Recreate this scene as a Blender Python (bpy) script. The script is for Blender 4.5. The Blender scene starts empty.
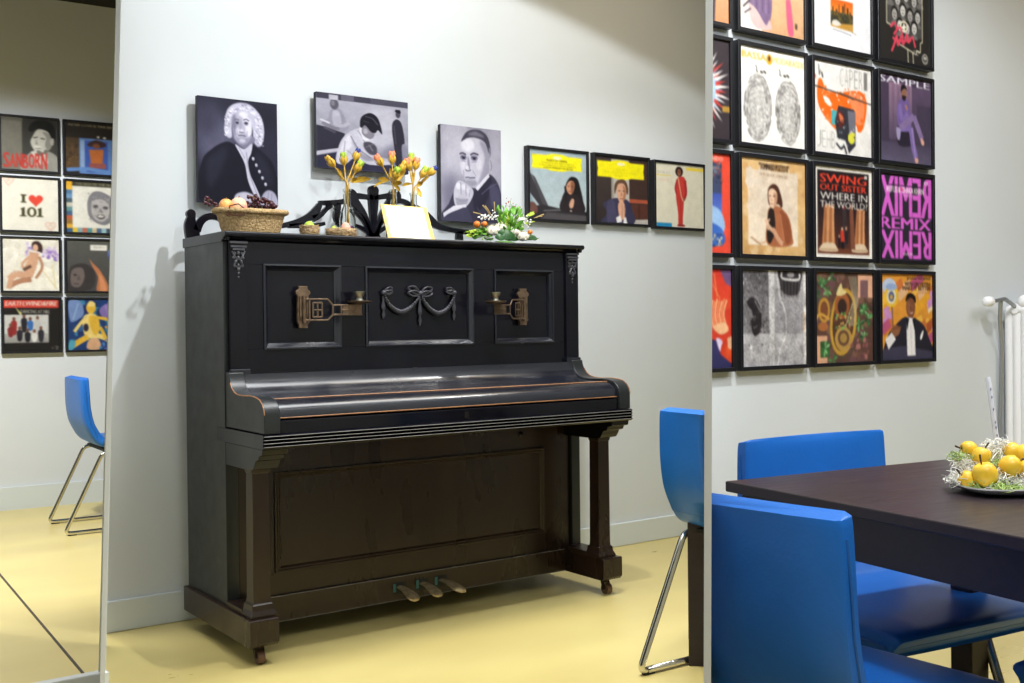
import bpy, bmesh, math, random
import numpy as np
from mathutils import Vector, Matrix
random.seed(7)
scene = bpy.context.scene
COL = scene.collection
PI = math.pi

# ------------------------------------------------------------------ camera
CAM = Vector((-1.3012, -3.7564, 1.0473)); YAW, PITCH, ROLL = 0.6262, -0.0086, -0.0105
FPX = 1100.6077; SHV = -10.132
fw = Vector((math.sin(YAW)*math.cos(PITCH), math.cos(YAW)*math.cos(PITCH), math.sin(PITCH)))
r0 = Vector((math.cos(YAW), -math.sin(YAW), 0)); u0 = r0.cross(fw)
rt = r0*math.cos(ROLL) + u0*math.sin(ROLL); up = -r0*math.sin(ROLL) + u0*math.cos(ROLL)
cam_data = bpy.data.cameras.new('camera'); cam = bpy.data.objects.new('camera', cam_data); COL.objects.link(cam)
M = Matrix((rt, up, -fw)).transposed().to_4x4(); M.translation = CAM; cam.matrix_world = M
cam_data.sensor_width = 36; cam_data.sensor_fit = 'HORIZONTAL'; cam_data.lens = FPX*36/1024
cam_data.shift_y = SHV/1024; cam_data.clip_start = .05
scene.camera = cam

def ray(px, py): return fw + rt*((px-512)/FPX) - up*((py-341.5-SHV)/FPX)
def at_y(px, py, y): k = ray(px, py); return CAM + k*((y-CAM.y)/k.y)
def at_z(px, py, z): k = ray(px, py); return CAM + k*((z-CAM.z)/k.z)

# ------------------------------------------------------------------ materials
def lin(c):
    if isinstance(c, str):
        c = c.lstrip('#'); c = [int(c[i:i+2], 16)/255 for i in (0, 2, 4)]
    return tuple((x/12.92 if x <= .04045 else ((x+.055)/1.055)**2.4) for x in c)
MATS = {}
def mat(name, color, rough=.5, metal=0, spec=.5, noise=0, nscale=20, bump=0, bscale=60, coat=0, trans=0, rnoise=0, stretch=None, c2=None, ior=1.45, sub=0):
    m = bpy.data.materials.new(name); m.use_nodes = True
    nt = m.node_tree; b = nt.nodes['Principled BSDF']
    c = lin(color)
    b.inputs['Base Color'].default_value = (*c, 1); b.inputs['Roughness'].default_value = rough
    b.inputs['Metallic'].default_value = metal; b.inputs['Specular IOR Level'].default_value = spec
    b.inputs['Coat Weight'].default_value = coat; b.inputs['Coat Roughness'].default_value = .08
    b.inputs['Transmission Weight'].default_value = trans; b.inputs['IOR'].default_value = ior
    if noise or bump or rnoise:
        tc = nt.nodes.new('ShaderNodeTexCoord'); mp = nt.nodes.new('ShaderNodeMapping')
        nt.links.new(tc.outputs['Object'], mp.inputs['Vector'])
        if stretch: mp.inputs['Scale'].default_value = stretch
        n = nt.nodes.new('ShaderNodeTexNoise'); n.inputs['Scale'].default_value = nscale; n.inputs['Detail'].default_value = 6
        nt.links.new(mp.outputs['Vector'], n.inputs['Vector'])
        if noise:
            mx = nt.nodes.new('ShaderNodeMix'); mx.data_type = 'RGBA'
            d = lin(c2) if c2 else tuple(x*(1-noise) for x in c)
            mx.inputs['A'].default_value = (*d, 1); mx.inputs['B'].default_value = (*(tuple(min(1, x*(1+noise)) for x in c) if not c2 else c), 1)
            rp = nt.nodes.new('ShaderNodeMapRange'); rp.inputs['From Min'].default_value = .3; rp.inputs['From Max'].default_value = .7
            nt.links.new(n.outputs['Fac'], rp.inputs['Value']); nt.links.new(rp.outputs['Result'], mx.inputs['Factor'])
            nt.links.new(mx.outputs['Result'], b.inputs['Base Color'])
        if rnoise:
            rr = nt.nodes.new('ShaderNodeMapRange'); rr.inputs['From Min'].default_value = .3; rr.inputs['From Max'].default_value = .7
            rr.inputs['To Min'].default_value = max(0, rough-rnoise); rr.inputs['To Max'].default_value = rough+rnoise
            nt.links.new(n.outputs['Fac'], rr.inputs['Value']); nt.links.new(rr.outputs['Result'], b.inputs['Roughness'])
        if bump:
            n2 = nt.nodes.new('ShaderNodeTexNoise'); n2.inputs['Scale'].default_value = bscale; n2.inputs['Detail'].default_value = 4
            nt.links.new(mp.outputs['Vector'], n2.inputs['Vector'])
            bp = nt.nodes.new('ShaderNodeBump'); bp.inputs['Strength'].default_value = bump; bp.inputs['Distance'].default_value = .01
            nt.links.new(n2.outputs['Fac'], bp.inputs['Height']); nt.links.new(bp.outputs['Normal'], b.inputs['Normal'])
    MATS[name] = m
    return m
WALL = mat('wall_paint', '#cdd2d5', .75, noise=.015, nscale=3, bump=.03, bscale=120)
WALLD = mat('low_bounce_wall', '#6a655c', .75, noise=.03, nscale=3)  # for the unseen walls, kept dark to cut bounced light
BASEB = mat('baseboard_paint', '#cbd2d2', .5, bump=.02, bscale=30)
PANEL = mat('panel_paint', '#c9cdcb', .5, bump=.01, bscale=60)
CEIL = mat('black_ceiling', '#15120f', .8, noise=.1, nscale=4)
FLOOR = mat('linoleum', '#d0c07e', .32, noise=.07, nscale=1.1, c2='#c0ae6e', rnoise=.06, bump=.02, bscale=9, stretch=(1, 2.2, 1))
JOINT = mat('floor_joint', '#3d3426', .6, noise=.3, nscale=30)
PBLACK = mat('piano_black', '#0f0f16', .2, noise=.2, nscale=14, rnoise=.05, bump=.004, bscale=40, spec=.34)
PSIDE = mat('piano_side_black', '#1d2022', .36, noise=.15, nscale=20, rnoise=.06, bump=.006, bscale=50)
PBROWN = mat('piano_worn_black', '#271b15', .3, noise=.25, nscale=9, rnoise=.08, bump=.005, bscale=50, stretch=(1, 1, .3), spec=.4)
PGLOSS = mat('piano_gloss_black', '#14161f', .23, noise=.1, nscale=8, rnoise=.05, bump=.006, bscale=22, spec=.8)
WORN = mat('bare_worn_wood', '#9a6a42', .5, noise=.3, nscale=60)
EDGE = mat('rubbed_edge', '#7d7a78', .4, noise=.3, nscale=70)
BRASS = mat('tarnished_brass', '#6f5c4a', .45, metal=.7, noise=.35, nscale=55)
PEWTER = mat('pewter', '#8d8a7c', .35, metal=.9, noise=.2, nscale=60)
PEDAL = mat('worn_pedal_brass', '#b3a07c', .4, metal=.7, noise=.3, nscale=70)
FELT = mat('green_felt', '#3f6a66', .9)
CASTER = mat('caster_wood', '#5d4334', .5, noise=.2, nscale=40)
CASTMET = mat('caster_iron', '#2b2522', .5, metal=.7)
CARVE = mat('carved_black', '#3a3a40', .36, noise=.15, nscale=40)
FRAME = mat('black_frame', '#16161b', .38, noise=.1, nscale=40)
CANVAS = mat('canvas_edge', '#1a1a24', .6, noise=.1, nscale=60)
LEATHER = mat('blue_leather', '#1a66bd', .42, noise=.05, nscale=9, bump=.05, bscale=160, spec=.45)
PIPING = mat('blue_leather_seam', '#175aa8', .5, bump=.03, bscale=160)
CHROME = mat('chrome', '#d6d3cc', .12, metal=1)
RUBBER = mat('black_rubber', '#161616', .7)
TABLEW = mat('black_brown_table', '#2a2025', .36, noise=.16, nscale=7, rnoise=.05, bump=.03, bscale=30, stretch=(1, 9, 9), spec=.5)
WICKER = mat('seagrass', '#c6a878', .85, noise=.45, nscale=130, bump=.8, bscale=150, c2='#8d7148')
NEST = mat('nest_straw', '#b49a72', .9, noise=.5, nscale=140, bump=.7, bscale=160, c2='#7c6345')
GRAPE = mat('dark_grape', '#3e1722', .25, noise=.3, nscale=60)
GSTEM = mat('grape_stem', '#7b5b38', .7)
PEACH = mat('peach_skin', '#e0627a', .5, noise=.5, nscale=22, c2='#efcf9a')
APPLEB = mat('apple_blush', '#cf5a3c', .4, noise=.5, nscale=24, c2='#e2b35e')
WHITEP = mat('white_paper_fruit', '#dcdcea', .7, bump=.1, bscale=60)
BANDM = mat('wire_band', '#4e2818', .5)
EGGG = mat('lime_green', '#9dbb37', .5, noise=.15, nscale=40)
EGGP = mat('pink_egg', '#d99f8c', .6, noise=.2, nscale=40)
GLASS = mat('clear_glass', '#f4f8f6', .03, trans=1, ior=1.3)
GOLDL = mat('gold_leaf_paint', '#d6ae3c', .45, noise=.3, nscale=60, c2='#b98f28')
GOLDS = mat('gold_stem', '#bf9a48', .5, noise=.2, nscale=60)
CORAL = mat('coral_bud', '#e58a62', .6, noise=.2, nscale=60)
BLUEB = mat('blue_bud', '#27357f', .6, noise=.2, nscale=60)
PURP = mat('purple_petal', '#7a4a86', .6, noise=.2, nscale=60)
GREENL = mat('fresh_green', '#4f8a2a', .5, noise=.3, nscale=60, c2='#78b13c')
DGREEN = mat('dark_green_leaf', '#274f23', .4, noise=.2, nscale=40)
LIMEF = mat('lime_sprig', '#a9c13e', .6, noise=.2, nscale=60)
CREAMR = mat('cream_rose', '#faf6e8', .6, noise=.05, nscale=40)
WHITEF = mat('white_blossom', '#eeeeea', .7)
ORANGEB = mat('orange_berry', '#de7a26', .4, noise=.2, nscale=40)
REDS = mat('red_sprig', '#a8432c', .6)
DRYG = mat('dry_grass', '#a6905c', .7)
CARDM = mat('cream_card', '#e4dcc4', .45)
CARDG = mat('gold_card_edge', '#d7b45c', .4, metal=.3)
PLATE = mat('white_porcelain', '#e9e7e2', .2, coat=.3)
QUINCE = mat('yellow_apple', '#ecc93a', .38, noise=.2, nscale=26, c2='#dfae2c', bump=.03, bscale=60)
QSTEM = mat('brown_stem', '#4a3420', .7)
FLUFF = mat('white_sisal', '#eeede4', .8, noise=.1, nscale=60)
FLUFFG = mat('green_sisal', '#9fb56a', .8, noise=.2, nscale=60)
STICK = mat('clear_stick', '#f6f7fb', .2, trans=.2, ior=1.35)
STICKM = mat('stick_marks', '#8d8fa8', .5)
RAD = mat('white_enamel', '#eeeef0', .3)
PIPEM = mat('grey_pipe', '#9b9ea2', .35, metal=.6)

PRINT = bpy.data.materials.new('printed_paper'); PRINT.use_nodes = True
_n = PRINT.node_tree; _b = _n.nodes['Principled BSDF']; _a = _n.nodes.new('ShaderNodeVertexColor'); _a.layer_name = 'ink'
_n.links.new(_a.outputs['Color'], _b.inputs['Base Color']); _b.inputs['Roughness'].default_value = .3; _b.inputs['Specular IOR Level'].default_value = .35
PRINTM = PRINT.copy(); PRINTM.name = 'printed_canvas'; PRINTM.node_tree.nodes['Principled BSDF'].inputs['Roughness'].default_value = .6; PRINTM.node_tree.nodes['Principled BSDF'].inputs['Specular IOR Level'].default_value = .08

# ------------------------------------------------------------------ object helpers
def tag(o, label=None, cat=None, group=None, kind=None):
    if label: o['label'] = label
    if cat: o['category'] = cat
    if group: o['group'] = group
    if kind: o['kind'] = kind
    return o
def empty(name, loc=(0, 0, 0), rz=0, label=None, cat=None, group=None):
    o = bpy.data.objects.new(name, None); COL.objects.link(o); o.location = loc; o.rotation_euler = (0, 0, rz)
    o.empty_display_size = .05
    return tag(o, label, cat, group)
def children(o): return [c for c in bpy.data.objects if c.parent == o]
def dup(o, parent=None):
    c = o.copy(); COL.objects.link(c); c.parent = parent
    for ch in children(o): dup(ch, c)
    return c
class MB:
    def __init__(s): s.bm = bmesh.new(); s.mats = []; s.mi = 0; s.T = Matrix()
    def use(s, m):
        if m not in s.mats: s.mats.append(m)
        s.mi = s.mats.index(m); return s
    def v(s, p): return s.bm.verts.new(s.T @ Vector(p))
    def f(s, vs):
        try:
            f = s.bm.faces.new(vs); f.material_index = s.mi; return f
        except ValueError: return None
    def box(s, x0, x1, y0, y1, z0, z1):
        P = [s.v((x, y, z)) for z in (z0, z1) for y in (y0, y1) for x in (x0, x1)]
        for q in ((0, 2, 3, 1), (4, 5, 7, 6), (0, 1, 5, 4), (2, 6, 7, 3), (0, 4, 6, 2), (1, 3, 7, 5)): s.f([P[i] for i in q])
        return s
    def rings(s, rings, closed=True, cap=True):
        R = [[s.v(p) for p in r] for r in rings]; n = len(R[0])
        for a, b in zip(R, R[1:]):
            for i in range(n if closed else n-1):
                j = (i+1) % n; s.f([a[i], a[j], b[j], b[i]])
        if cap and closed: s.f(R[0][::-1]); s.f(R[-1])
        return s
    def prism(s, pts, d, axis='y'):
        """2D outline extruded from d[0] to d[1] along an axis."""
        def m(p, t):
            return {'x': (t, p[0], p[1]), 'y': (p[0], t, p[1]), 'z': (p[0], p[1], t)}[axis]
        return s.rings([[m(p, d[0]) for p in pts], [m(p, d[1]) for p in pts]])
    def lathe(s, prof, c=(0, 0, 0), n=24, sx=1, sy=1, cap=True):
        return s.rings([[(c[0]+r*sx*math.cos(2*PI*i/n), c[1]+r*sy*math.sin(2*PI*i/n), c[2]+z) for i in range(n)] for r, z in prof], True, cap)
    def tube(s, path, rad, n=10, closed=False, flat=1):
        P = [Vector(p) for p in path]; R = []; up_ = None
        for i, p in enumerate(P):
            if closed: t = (P[(i+1) % len(P)]-P[i-1])
            else: t = P[min(i+1, len(P)-1)]-P[max(i-1, 0)]
            t.normalize()
            if up_ is None:
                up_ = Vector((0, 0, 1)) if abs(t.z) < .9 else Vector((1, 0, 0))
            a = t.cross(up_)
            if a.length < 1e-4: a = t.cross(Vector((0, 1, .2)))
            a.normalize(); b = a.cross(t).normalized(); up_ = b
            r = rad(i/(len(P)-1)) if callable(rad) else rad
            R.append([p + a*r*math.cos(2*PI*k/n) + b*r*flat*math.sin(2*PI*k/n) for k in range(n)])
        if closed: R.append(R[0]); return s.rings(R, True, False)
        return s.rings(R)
    def ball(s, c, r, n=14, m=8, sx=1, sy=1, sz=1, rot=None):
        rr = []
        for j in range(m+1):
            a = -PI/2 + PI*j/m; a = max(min(a, PI/2-.06), -PI/2+.06)
            ring = []
            for i in range(n):
                p = Vector((r*sx*math.cos(a)*math.cos(2*PI*i/n), r*sy*math.cos(a)*math.sin(2*PI*i/n), r*sz*math.sin(a)))
                if rot: p = rot @ p
                ring.append(Vector(c)+p)
            rr.append(ring)
        return s.rings(rr)
    def leaf(s, base, tip, w, bend=.0, side=None, th=.0006):
        base, tip = Vector(base), Vector(tip); d = tip-base; L = d.length
        a = d.normalized().cross(Vector(side) if side else Vector((.3, .8, .5)))
        if a.length < 1e-3: a = Vector((1, 0, 0))
        a.normalize(); nrm = a.cross(d).normalized()
        rows = []
        for k in range(7):
            t = k/6; ww = w*math.sin(PI*min(.98, .04+t*.94))**.8; c = base + d*t + nrm*bend*L*math.sin(PI*t)
            rows.append((c - a*ww, c + nrm*ww*.35, c + a*ww, c + nrm*(ww*.35-th)))
        return s.rings(rows)
    def build(s, name, material=None, parent=None, smooth=None, bevel=0, seg=2, sub=0):
        me = bpy.data.meshes.new(name)
        bmesh.ops.recalc_face_normals(s.bm, faces=s.bm.faces[:])
        s.bm.to_mesh(me); s.bm.free()
        for m in (s.mats or [material]): me.materials.append(m)
        o = bpy.data.objects.new(name, me); COL.objects.link(o); o.parent = parent
        if smooth:
            for p in me.polygons: p.use_smooth = True
            me.set_sharp_from_angle(angle=math.radians(smooth))
        if bevel:
            b = o.modifiers.new('bevel', 'BEVEL'); b.width = bevel; b.segments = seg; b.limit_method = 'ANGLE'; b.angle_limit = math.radians(40)
        if sub:
            q = o.modifiers.new('sub', 'SUBSURF'); q.levels = sub; q.render_levels = sub
        return o
def bx(name, m, parent, *a, bevel=.002, **k): return MB().box(*a).build(name, m, parent, bevel=bevel, **k)
def spline(pts, n=8, closed=False):
    P = [Vector(p) for p in pts]; out = []; N = len(P)
    for i in range(N if closed else N-1):
        a, b, c, d = (P[(i-1) % N], P[i], P[(i+1) % N], P[(i+2) % N]) if closed else (P[max(i-1, 0)], P[i], P[i+1], P[min(i+2, N-1)])
        for k in range(n):
            t = k/n; out.append(.5*((2*b)+(c-a)*t+(2*a-5*b+4*c-d)*t*t+(3*b-a-3*c+d)*t**3))
    if not closed: out.append(P[-1])
    return out
def clip(o, co, no):
    """cut a mesh object flush with a world plane, dropping what lies on the side the normal points to"""
    for q in children(o): clip(q, co, no)
    bpy.context.view_layer.update()
    for q in [o]:
        if q.type != 'MESH': continue
        W = q.matrix_world.inverted(); lc = W @ co; ln = (W.to_3x3() @ no).normalized()
        me = q.data.copy(); bm = bmesh.new(); bm.from_mesh(me)
        g = bmesh.ops.bisect_plane(bm, geom=bm.verts[:]+bm.edges[:]+bm.faces[:], plane_co=lc, plane_no=ln, clear_outer=True)
        ed = [e for e in g['geom_cut'] if isinstance(e, bmesh.types.BMEdge)]
        if ed and 'cover' not in q.name and 'print' not in q.name:
            bmesh.ops.holes_fill(bm, edges=[e for e in bm.edges if e.is_boundary], sides=0)
        bm.to_mesh(me); n = len(bm.faces); bm.free()
        if n == 0: bpy.data.objects.remove(q)
        else: q.data = me
# ------------------------------------------------------------------ printed artwork: flat ink shapes on one sheet
class Art:
    def __init__(s, bg='#ffffff', W=1, H=1):
        s.W, s.H = W, H; s.shapes = []; s.edge = 0; s.final = 1; s.gain = .95; s.grain = .35; s.rect(0, 0, 100, 100, bg)
    def poly(s, pts, c, tri=None):
        P = [(float(p[0]), float(p[1])) for p in pts]
        for ax, lim, sg in ((0, 0, 1), (0, 100, -1), (1, 0, 1), (1, 100, -1)):
            out = []
            for i in range(len(P)):
                a, b = P[i-1], P[i]; ia = (a[ax]-lim)*sg >= 0; ib = (b[ax]-lim)*sg >= 0
                if ia != ib:
                    t = (lim-a[ax])/(b[ax]-a[ax]); out.append((a[0]+(b[0]-a[0])*t, a[1]+(b[1]-a[1])*t))
                if ib: out.append(b)
            P = out
            if len(P) < 3: return s
        s.put(P, [c]*len(P)); return s
    def put(s, P, c, F=None): s.shapes.append((P, c, F, s.edge)); return s
    def hold(s): pass
    def free(s): pass
    def soften(s, e): s.edge = e*.55 if e < 6 else e; s.final = 0; return s
    def rect(s, x0, y0, x1, y1, c): return s.poly([(x0, y0), (x1, y0), (x1, y1), (x0, y1)], c)
    def grad(s, x0, y0, x1, y1, ct, cb, n=1, horiz=False):
        pts = [(x0, y0), (x1, y0), (x1, y1), (x0, y1)]
        return s.put(pts, [ct, cb, cb, ct] if horiz else [ct, ct, cb, cb])
    def ell(s, cx, cy, rx, ry, c, rot=0, n=24):
        k = math.radians(rot)
        return s.poly([(cx+rx*math.cos(t)*math.cos(k)-ry*math.sin(t)*math.sin(k), cy+rx*math.cos(t)*math.sin(k)+ry*math.sin(t)*math.cos(k)) for t in (2*PI*i/n for i in range(n))], c)
    def blob(s, pts, c, n=5): return s.poly([(p.x, p.y) for p in spline([(a, b, 0) for a, b in pts], n, True)], c)
    def line(s, pts, w, c, smooth=False):
        if smooth: pts = [(p.x, p.y) for p in spline([(a, b, 0) for a, b in pts], 5)]
        s.hold()
        for a, b in zip(pts, pts[1:]):
            d = Vector((b[0]-a[0], b[1]-a[1]))
            if d.length < 1e-6: continue
            n = Vector((-d.y, d.x)).normalized()*w/2
            s.poly([(a[0]+n.x, a[1]+n.y), (b[0]+n.x, b[1]+n.y), (b[0]-n.x, b[1]-n.y), (a[0]-n.x, a[1]-n.y)], c)
        s.free(); return s
    def speck(s, n, x0, y0, x1, y1, r, cols, ry=None, seed=1):
        R = random.Random(seed); s.hold()
        for i in range(n):
            a = R.uniform(.4, 1)*r; s.ell(R.uniform(x0, x1), R.uniform(y0, y1), a, (ry or r)*R.uniform(.4, 1), R.choice(cols), R.uniform(0, 90) if not ry else 0, 6)
        s.free(); return s
    def soft(s, cx, cy, rx, ry, c_in, c_out, rot=0, k=6):
        """concentric ellipses stepping between two ink colours"""
        a = [int(c_in[i:i+2], 16) for i in (1, 3, 5)]; b = [int(c_out[i:i+2], 16) for i in (1, 3, 5)]
        for i in range(k):
            t = i/(k-1); f = 1-.8*t
            s.ell(cx, cy, rx*f, ry*f, '#%02x%02x%02x' % tuple(int(b[j]+(a[j]-b[j])*t) for j in range(3)), rot)
        return s
    def text(s, body, x0, y0, x1, y1, c, bold=0, fx=False, fy=False, shear=0, slope=0):
        if bold > 0:
            h = abs(y1-y0)*bold*1.6
            for k in (-1, 1): s.text(body, x0+k*h, y0, x1+k*h, y1, c, 0, fx, fy, shear, slope)
            bold = 0
        cu = bpy.data.curves.new('t', 'FONT'); cu.body = body; cu.offset = bold; cu.shear = shear; cu.resolution_u = 2
        ob = bpy.data.objects.new('t', cu); COL.objects.link(ob)
        dg = bpy.context.evaluated_depsgraph_get(); me = ob.evaluated_get(dg).to_mesh()
        V = [(v.co.x, v.co.y) for v in me.vertices]; F = [list(p.vertices) for p in me.polygons]
        ob.evaluated_get(dg).to_mesh_clear(); bpy.data.objects.remove(ob); bpy.data.curves.remove(cu)
        if not V: return s
        a0, a1 = min(v[0] for v in V), max(v[0] for v in V); b0, b1 = min(v[1] for v in V), max(v[1] for v in V)
        def m(v):
            p = (v[0]-a0)/(a1-a0); q = (v[1]-b0)/max(1e-6, b1-b0)
            if fx: p = 1-p
            if fy: q = 1-q
            return (x0+(x1-x0)*p, y1+(y0-y1)*q+slope*p)
        return s.put([m(v) for v in V], c, F)
    # ---- people as printed
    def face(s, cx, cy, w, h, skin, dark, hair, turn=0, hairtop=True, mouth=None):
        s.ell(cx, cy, w, h, skin); s.blob([(cx+turn*w*.2, cy-h*.9), (cx+w*.98, cy-h*.4), (cx+w*.9, cy+h*.45), (cx+w*.3, cy+h*.98), (cx+w*.55, cy)], dark)
        for sx in (-1, 1):
            ex = cx+turn*w*.25+sx*w*.38
            s.ell(ex, cy-h*.08, w*.2, h*.09, dark); s.ell(ex, cy-h*.07, w*.09, h*.06, hair); s.line([(ex-w*.22, cy-h*.24), (ex+w*.22, cy-h*.26)], h*.09, hair)
        nx = cx+turn*w*.3
        s.poly([(nx-w*.06, cy-h*.1), (nx+w*.16, cy+h*.28), (nx-w*.14, cy+h*.3)], dark)
        s.ell(nx, cy+h*.55, w*.3, h*.07, mouth or dark)
        if hairtop: s.blob([(cx-w*1.05, cy-h*.1), (cx-w*.95, cy-h*.8), (cx, cy-h*1.25), (cx+w*.95, cy-h*.85), (cx+w*1.08, cy), (cx+w*.8, cy-h*.5), (cx, cy-h*.72), (cx-w*.75, cy-h*.55)], hair)
        return s
    def raster(s, n):
        """ink densities on an n x n lattice"""
        N = n*2; img = np.ones((N, N, 3)); g = (np.arange(N)+.5)/N*100
        def mask(P):
            X = np.array([p[0] for p in P]); Y = np.array([p[1] for p in P])
            x0, x1 = np.searchsorted(g, (X.min(), X.max())); y0, y1 = np.searchsorted(g, (Y.min(), Y.max()))
            if x1 <= x0 or y1 <= y0: return None
            gx, gy = np.meshgrid(g[x0:x1], g[y0:y1]); m = np.zeros(gx.shape, bool)
            for k in range(len(P)):
                xa, ya, xb, yb = X[k-1], Y[k-1], X[k], Y[k]
                if ya == yb: continue
                m ^= ((ya > gy) != (yb > gy)) & (gx < (xb-xa)*(gy-ya)/(yb-ya)+xa)
            return y0, y1, x0, x1, m
        def blur(a, r):
            for _ in range(2):
                for ax in (0, 1):
                    k = 2*r+1; pad = [(0, 0)]*a.ndim; pad[ax] = (r+1, r); c = np.cumsum(np.pad(a, pad, mode='edge'), axis=ax)
                    a = (np.take(c, range(k, c.shape[ax]), axis=ax)-np.take(c, range(0, c.shape[ax]-k), axis=ax))/k
            return a
        def rgb(h): return np.array([int(h[i:i+2], 16)/255 for i in (1, 3, 5)])
        for P, c, F, e in s.shapes:
            for poly in ([[P[i] for i in f] for f in F] if F else [P]):
                q = mask(poly)
                if q is None: continue
                y0, y1, x0, x1, m = q
                if isinstance(c, list) and len(set(c)) > 1:
                    gx, gy = np.meshgrid(g[x0:x1], g[y0:y1]); lo = [min(p[i] for p in P) for i in (0, 1)]; hi = [max(p[i] for p in P) for i in (0, 1)]
                    t = (gx-lo[0])/(hi[0]-lo[0]+1e-9) if c[0] != c[1] else (gy-lo[1])/(hi[1]-lo[1]+1e-9)
                    col = rgb(c[0])*(1-t[..., None])+rgb(c[2])*t[..., None]
                else: col = rgb(c[0] if isinstance(c, list) else c)
                if e > 0:
                    r = max(1, int(round(e/100*N/2))); full = np.zeros((y1-y0+6*r, x1-x0+6*r)); full[3*r:3*r+y1-y0, 3*r:3*r+x1-x0] = m; full = blur(full, r)
                    Y0, Y1, X0, X1 = max(0, y0-3*r), min(N, y1+3*r), max(0, x0-3*r), min(N, x1+3*r)
                    al = full[Y0-y0+3*r:Y1-y0+3*r, X0-x0+3*r:X1-x0+3*r][..., None]
                    cc = col if col.ndim == 1 else rgb(c[2]); img[Y0:Y1, X0:X1] = img[Y0:Y1, X0:X1]*(1-al)+cc*al
                else:
                    v = img[y0:y1, x0:x1]; v[m] = col if col.ndim == 1 else col[m]
        img = img.reshape(n, 2, n, 2, 3).mean(axis=(1, 3))
        if s.final: img = blur(img, s.final)
        rs = np.random.RandomState(len(s.shapes)); lo_ = blur(rs.normal(0, 1, (n, n, 1)), 5); md = blur(rs.normal(0, 1, (n, n, 1)), 1)
        img = np.clip(img*s.gain*(1+s.grain*(.045*lo_/lo_.std()+.03*md/md.std()+rs.normal(0, .018, (n, n, 1)))), 0, 1)
        return np.where(img <= .04045, img/12.92, ((img+.055)/1.055)**2.4)
    def build(s, name, parent, w, h, loc, material=PRINT, n=150):
        """sheet stands in the xz plane facing -y; loc is its lower left corner"""
        nx = n; col = s.raster(n)
        i, j = np.meshgrid(np.arange(n+1), np.arange(n+1)); V = np.stack([loc[0]+w*i/n, np.full(i.shape, loc[1]), loc[2]+h*(1-j/n)], -1).reshape(-1, 3)
        a, b = np.meshgrid(np.arange(n), np.arange(n)); k = (b*(n+1)+a).ravel(); L = np.stack([k, k+n+1, k+n+2, k+1], 1)
        me = bpy.data.meshes.new(name); me.vertices.add(len(V)); me.vertices.foreach_set('co', V.ravel().astype(np.float32))
        me.loops.add(L.size); me.loops.foreach_set('vertex_index', L.ravel().astype(np.int32)); me.polygons.add(len(L)); me.polygons.foreach_set('loop_start', (np.arange(len(L))*4).astype(np.int32))
        me.update(calc_edges=True)
        cf = np.concatenate([col.reshape(-1, 3), np.ones((n*n, 1))], 1)
        pad = np.pad(col, ((1, 1), (1, 1), (0, 0)), mode='edge'); vc = (pad[:-1, :-1]+pad[1:, :-1]+pad[:-1, 1:]+pad[1:, 1:])/4
        vc = np.concatenate([vc.reshape(-1, 3), np.ones(((n+1)**2, 1))], 1)
        ca = me.color_attributes.new('ink', 'FLOAT_COLOR', 'POINT'); ca.data.foreach_set('color', vc.ravel().astype(np.float32))
        me.materials.append(material)
        o = bpy.data.objects.new(name, me); COL.objects.link(o); o.parent = parent
        return o
# ------------------------------------------------------------------ the sleeves and portraits
def art_tan_edge():
    a = Art('#d8a77c'); a.grad(78, 0, 100, 100, '#dcae84', '#cf9468'); a.poly([(0, 0), (86, 0), (80, 100), (0, 100)], '#3f3340')
    a.poly([(60, 0), (74, 0), (72, 100), (58, 100)], '#54434f'); return a
def art_two_figures():
    a = Art('#e0b98c'); a.grad(0, 0, 100, 100, '#e6c7a0', '#d9a67a'); a.blob([(0, 30), (14, 20), (26, 45), (24, 80), (34, 100), (0, 100)], '#ece2d8')
    a.ell(30, 14, 11, 14, '#a9785a'); a.blob([(18, 8), (30, -4), (43, 8), (38, 10), (22, 10)], '#3a2a28')
    a.blob([(14, 40), (26, 27), (44, 30), (50, 60), (48, 84), (40, 92), (20, 82), (13, 62)], '#7d6486')
    for i in range(6): a.line([(20+i*5, 34), (22+i*4.6, 80)], 1.2, '#624c70' if i % 2 else '#97809c', True)
    a.blob([(14, 74), (26, 78), (40, 92), (46, 86), (48, 96), (22, 96)], '#d8b9b4'); a.line([(6, 78), (16, 70)], 2, '#2c2630'); a.line([(8, 84), (18, 78)], 1.4, '#2c2630')
    a.blob([(70, 20), (77, 16), (80, 40), (77, 62), (72, 60)], '#6a4580'); a.blob([(72, 58), (78, 56), (84, 92), (80, 99), (74, 92)], '#d9607f')
    a.ell(74, 10, 4, 6, '#6a4a40'); a.rect(86, 84, 90, 90, '#5a4138'); return a
def art_skyline():
    a = Art('#eeedf0'); a.grain = .2; a.grad(30, 46, 69, 60, '#e8621e', '#f08a2c'); a.rect(30, 60, 69, 74, '#3d3a2a')
    for x, y, w in ((33, 55, 2), (39, 57, 3), (44, 51, 1.4), (50, 52, 3), (54, 49, 1.5), (58, 53, 3), (63, 57, 2.5)): a.rect(x, y, x+w, 62, '#4a3424')
    a.speck(60, 31, 60, 68, 70, 1.5, ['#55603a', '#2c2a20', '#6f6a3e', '#85602f'], seed=3); a.poly([(30, 74), (69, 70), (69, 79), (30, 77)], '#c2913f')
    a.blob([(33, 71), (40, 69), (48, 73), (40, 76), (33, 75)], '#e0d8cc'); a.line([(33, 80), (50, 81), (66, 83)], 1, '#8d8a90', True); a.line([(60, 77), (75, 81)], .8, '#9a8260'); return a
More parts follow.
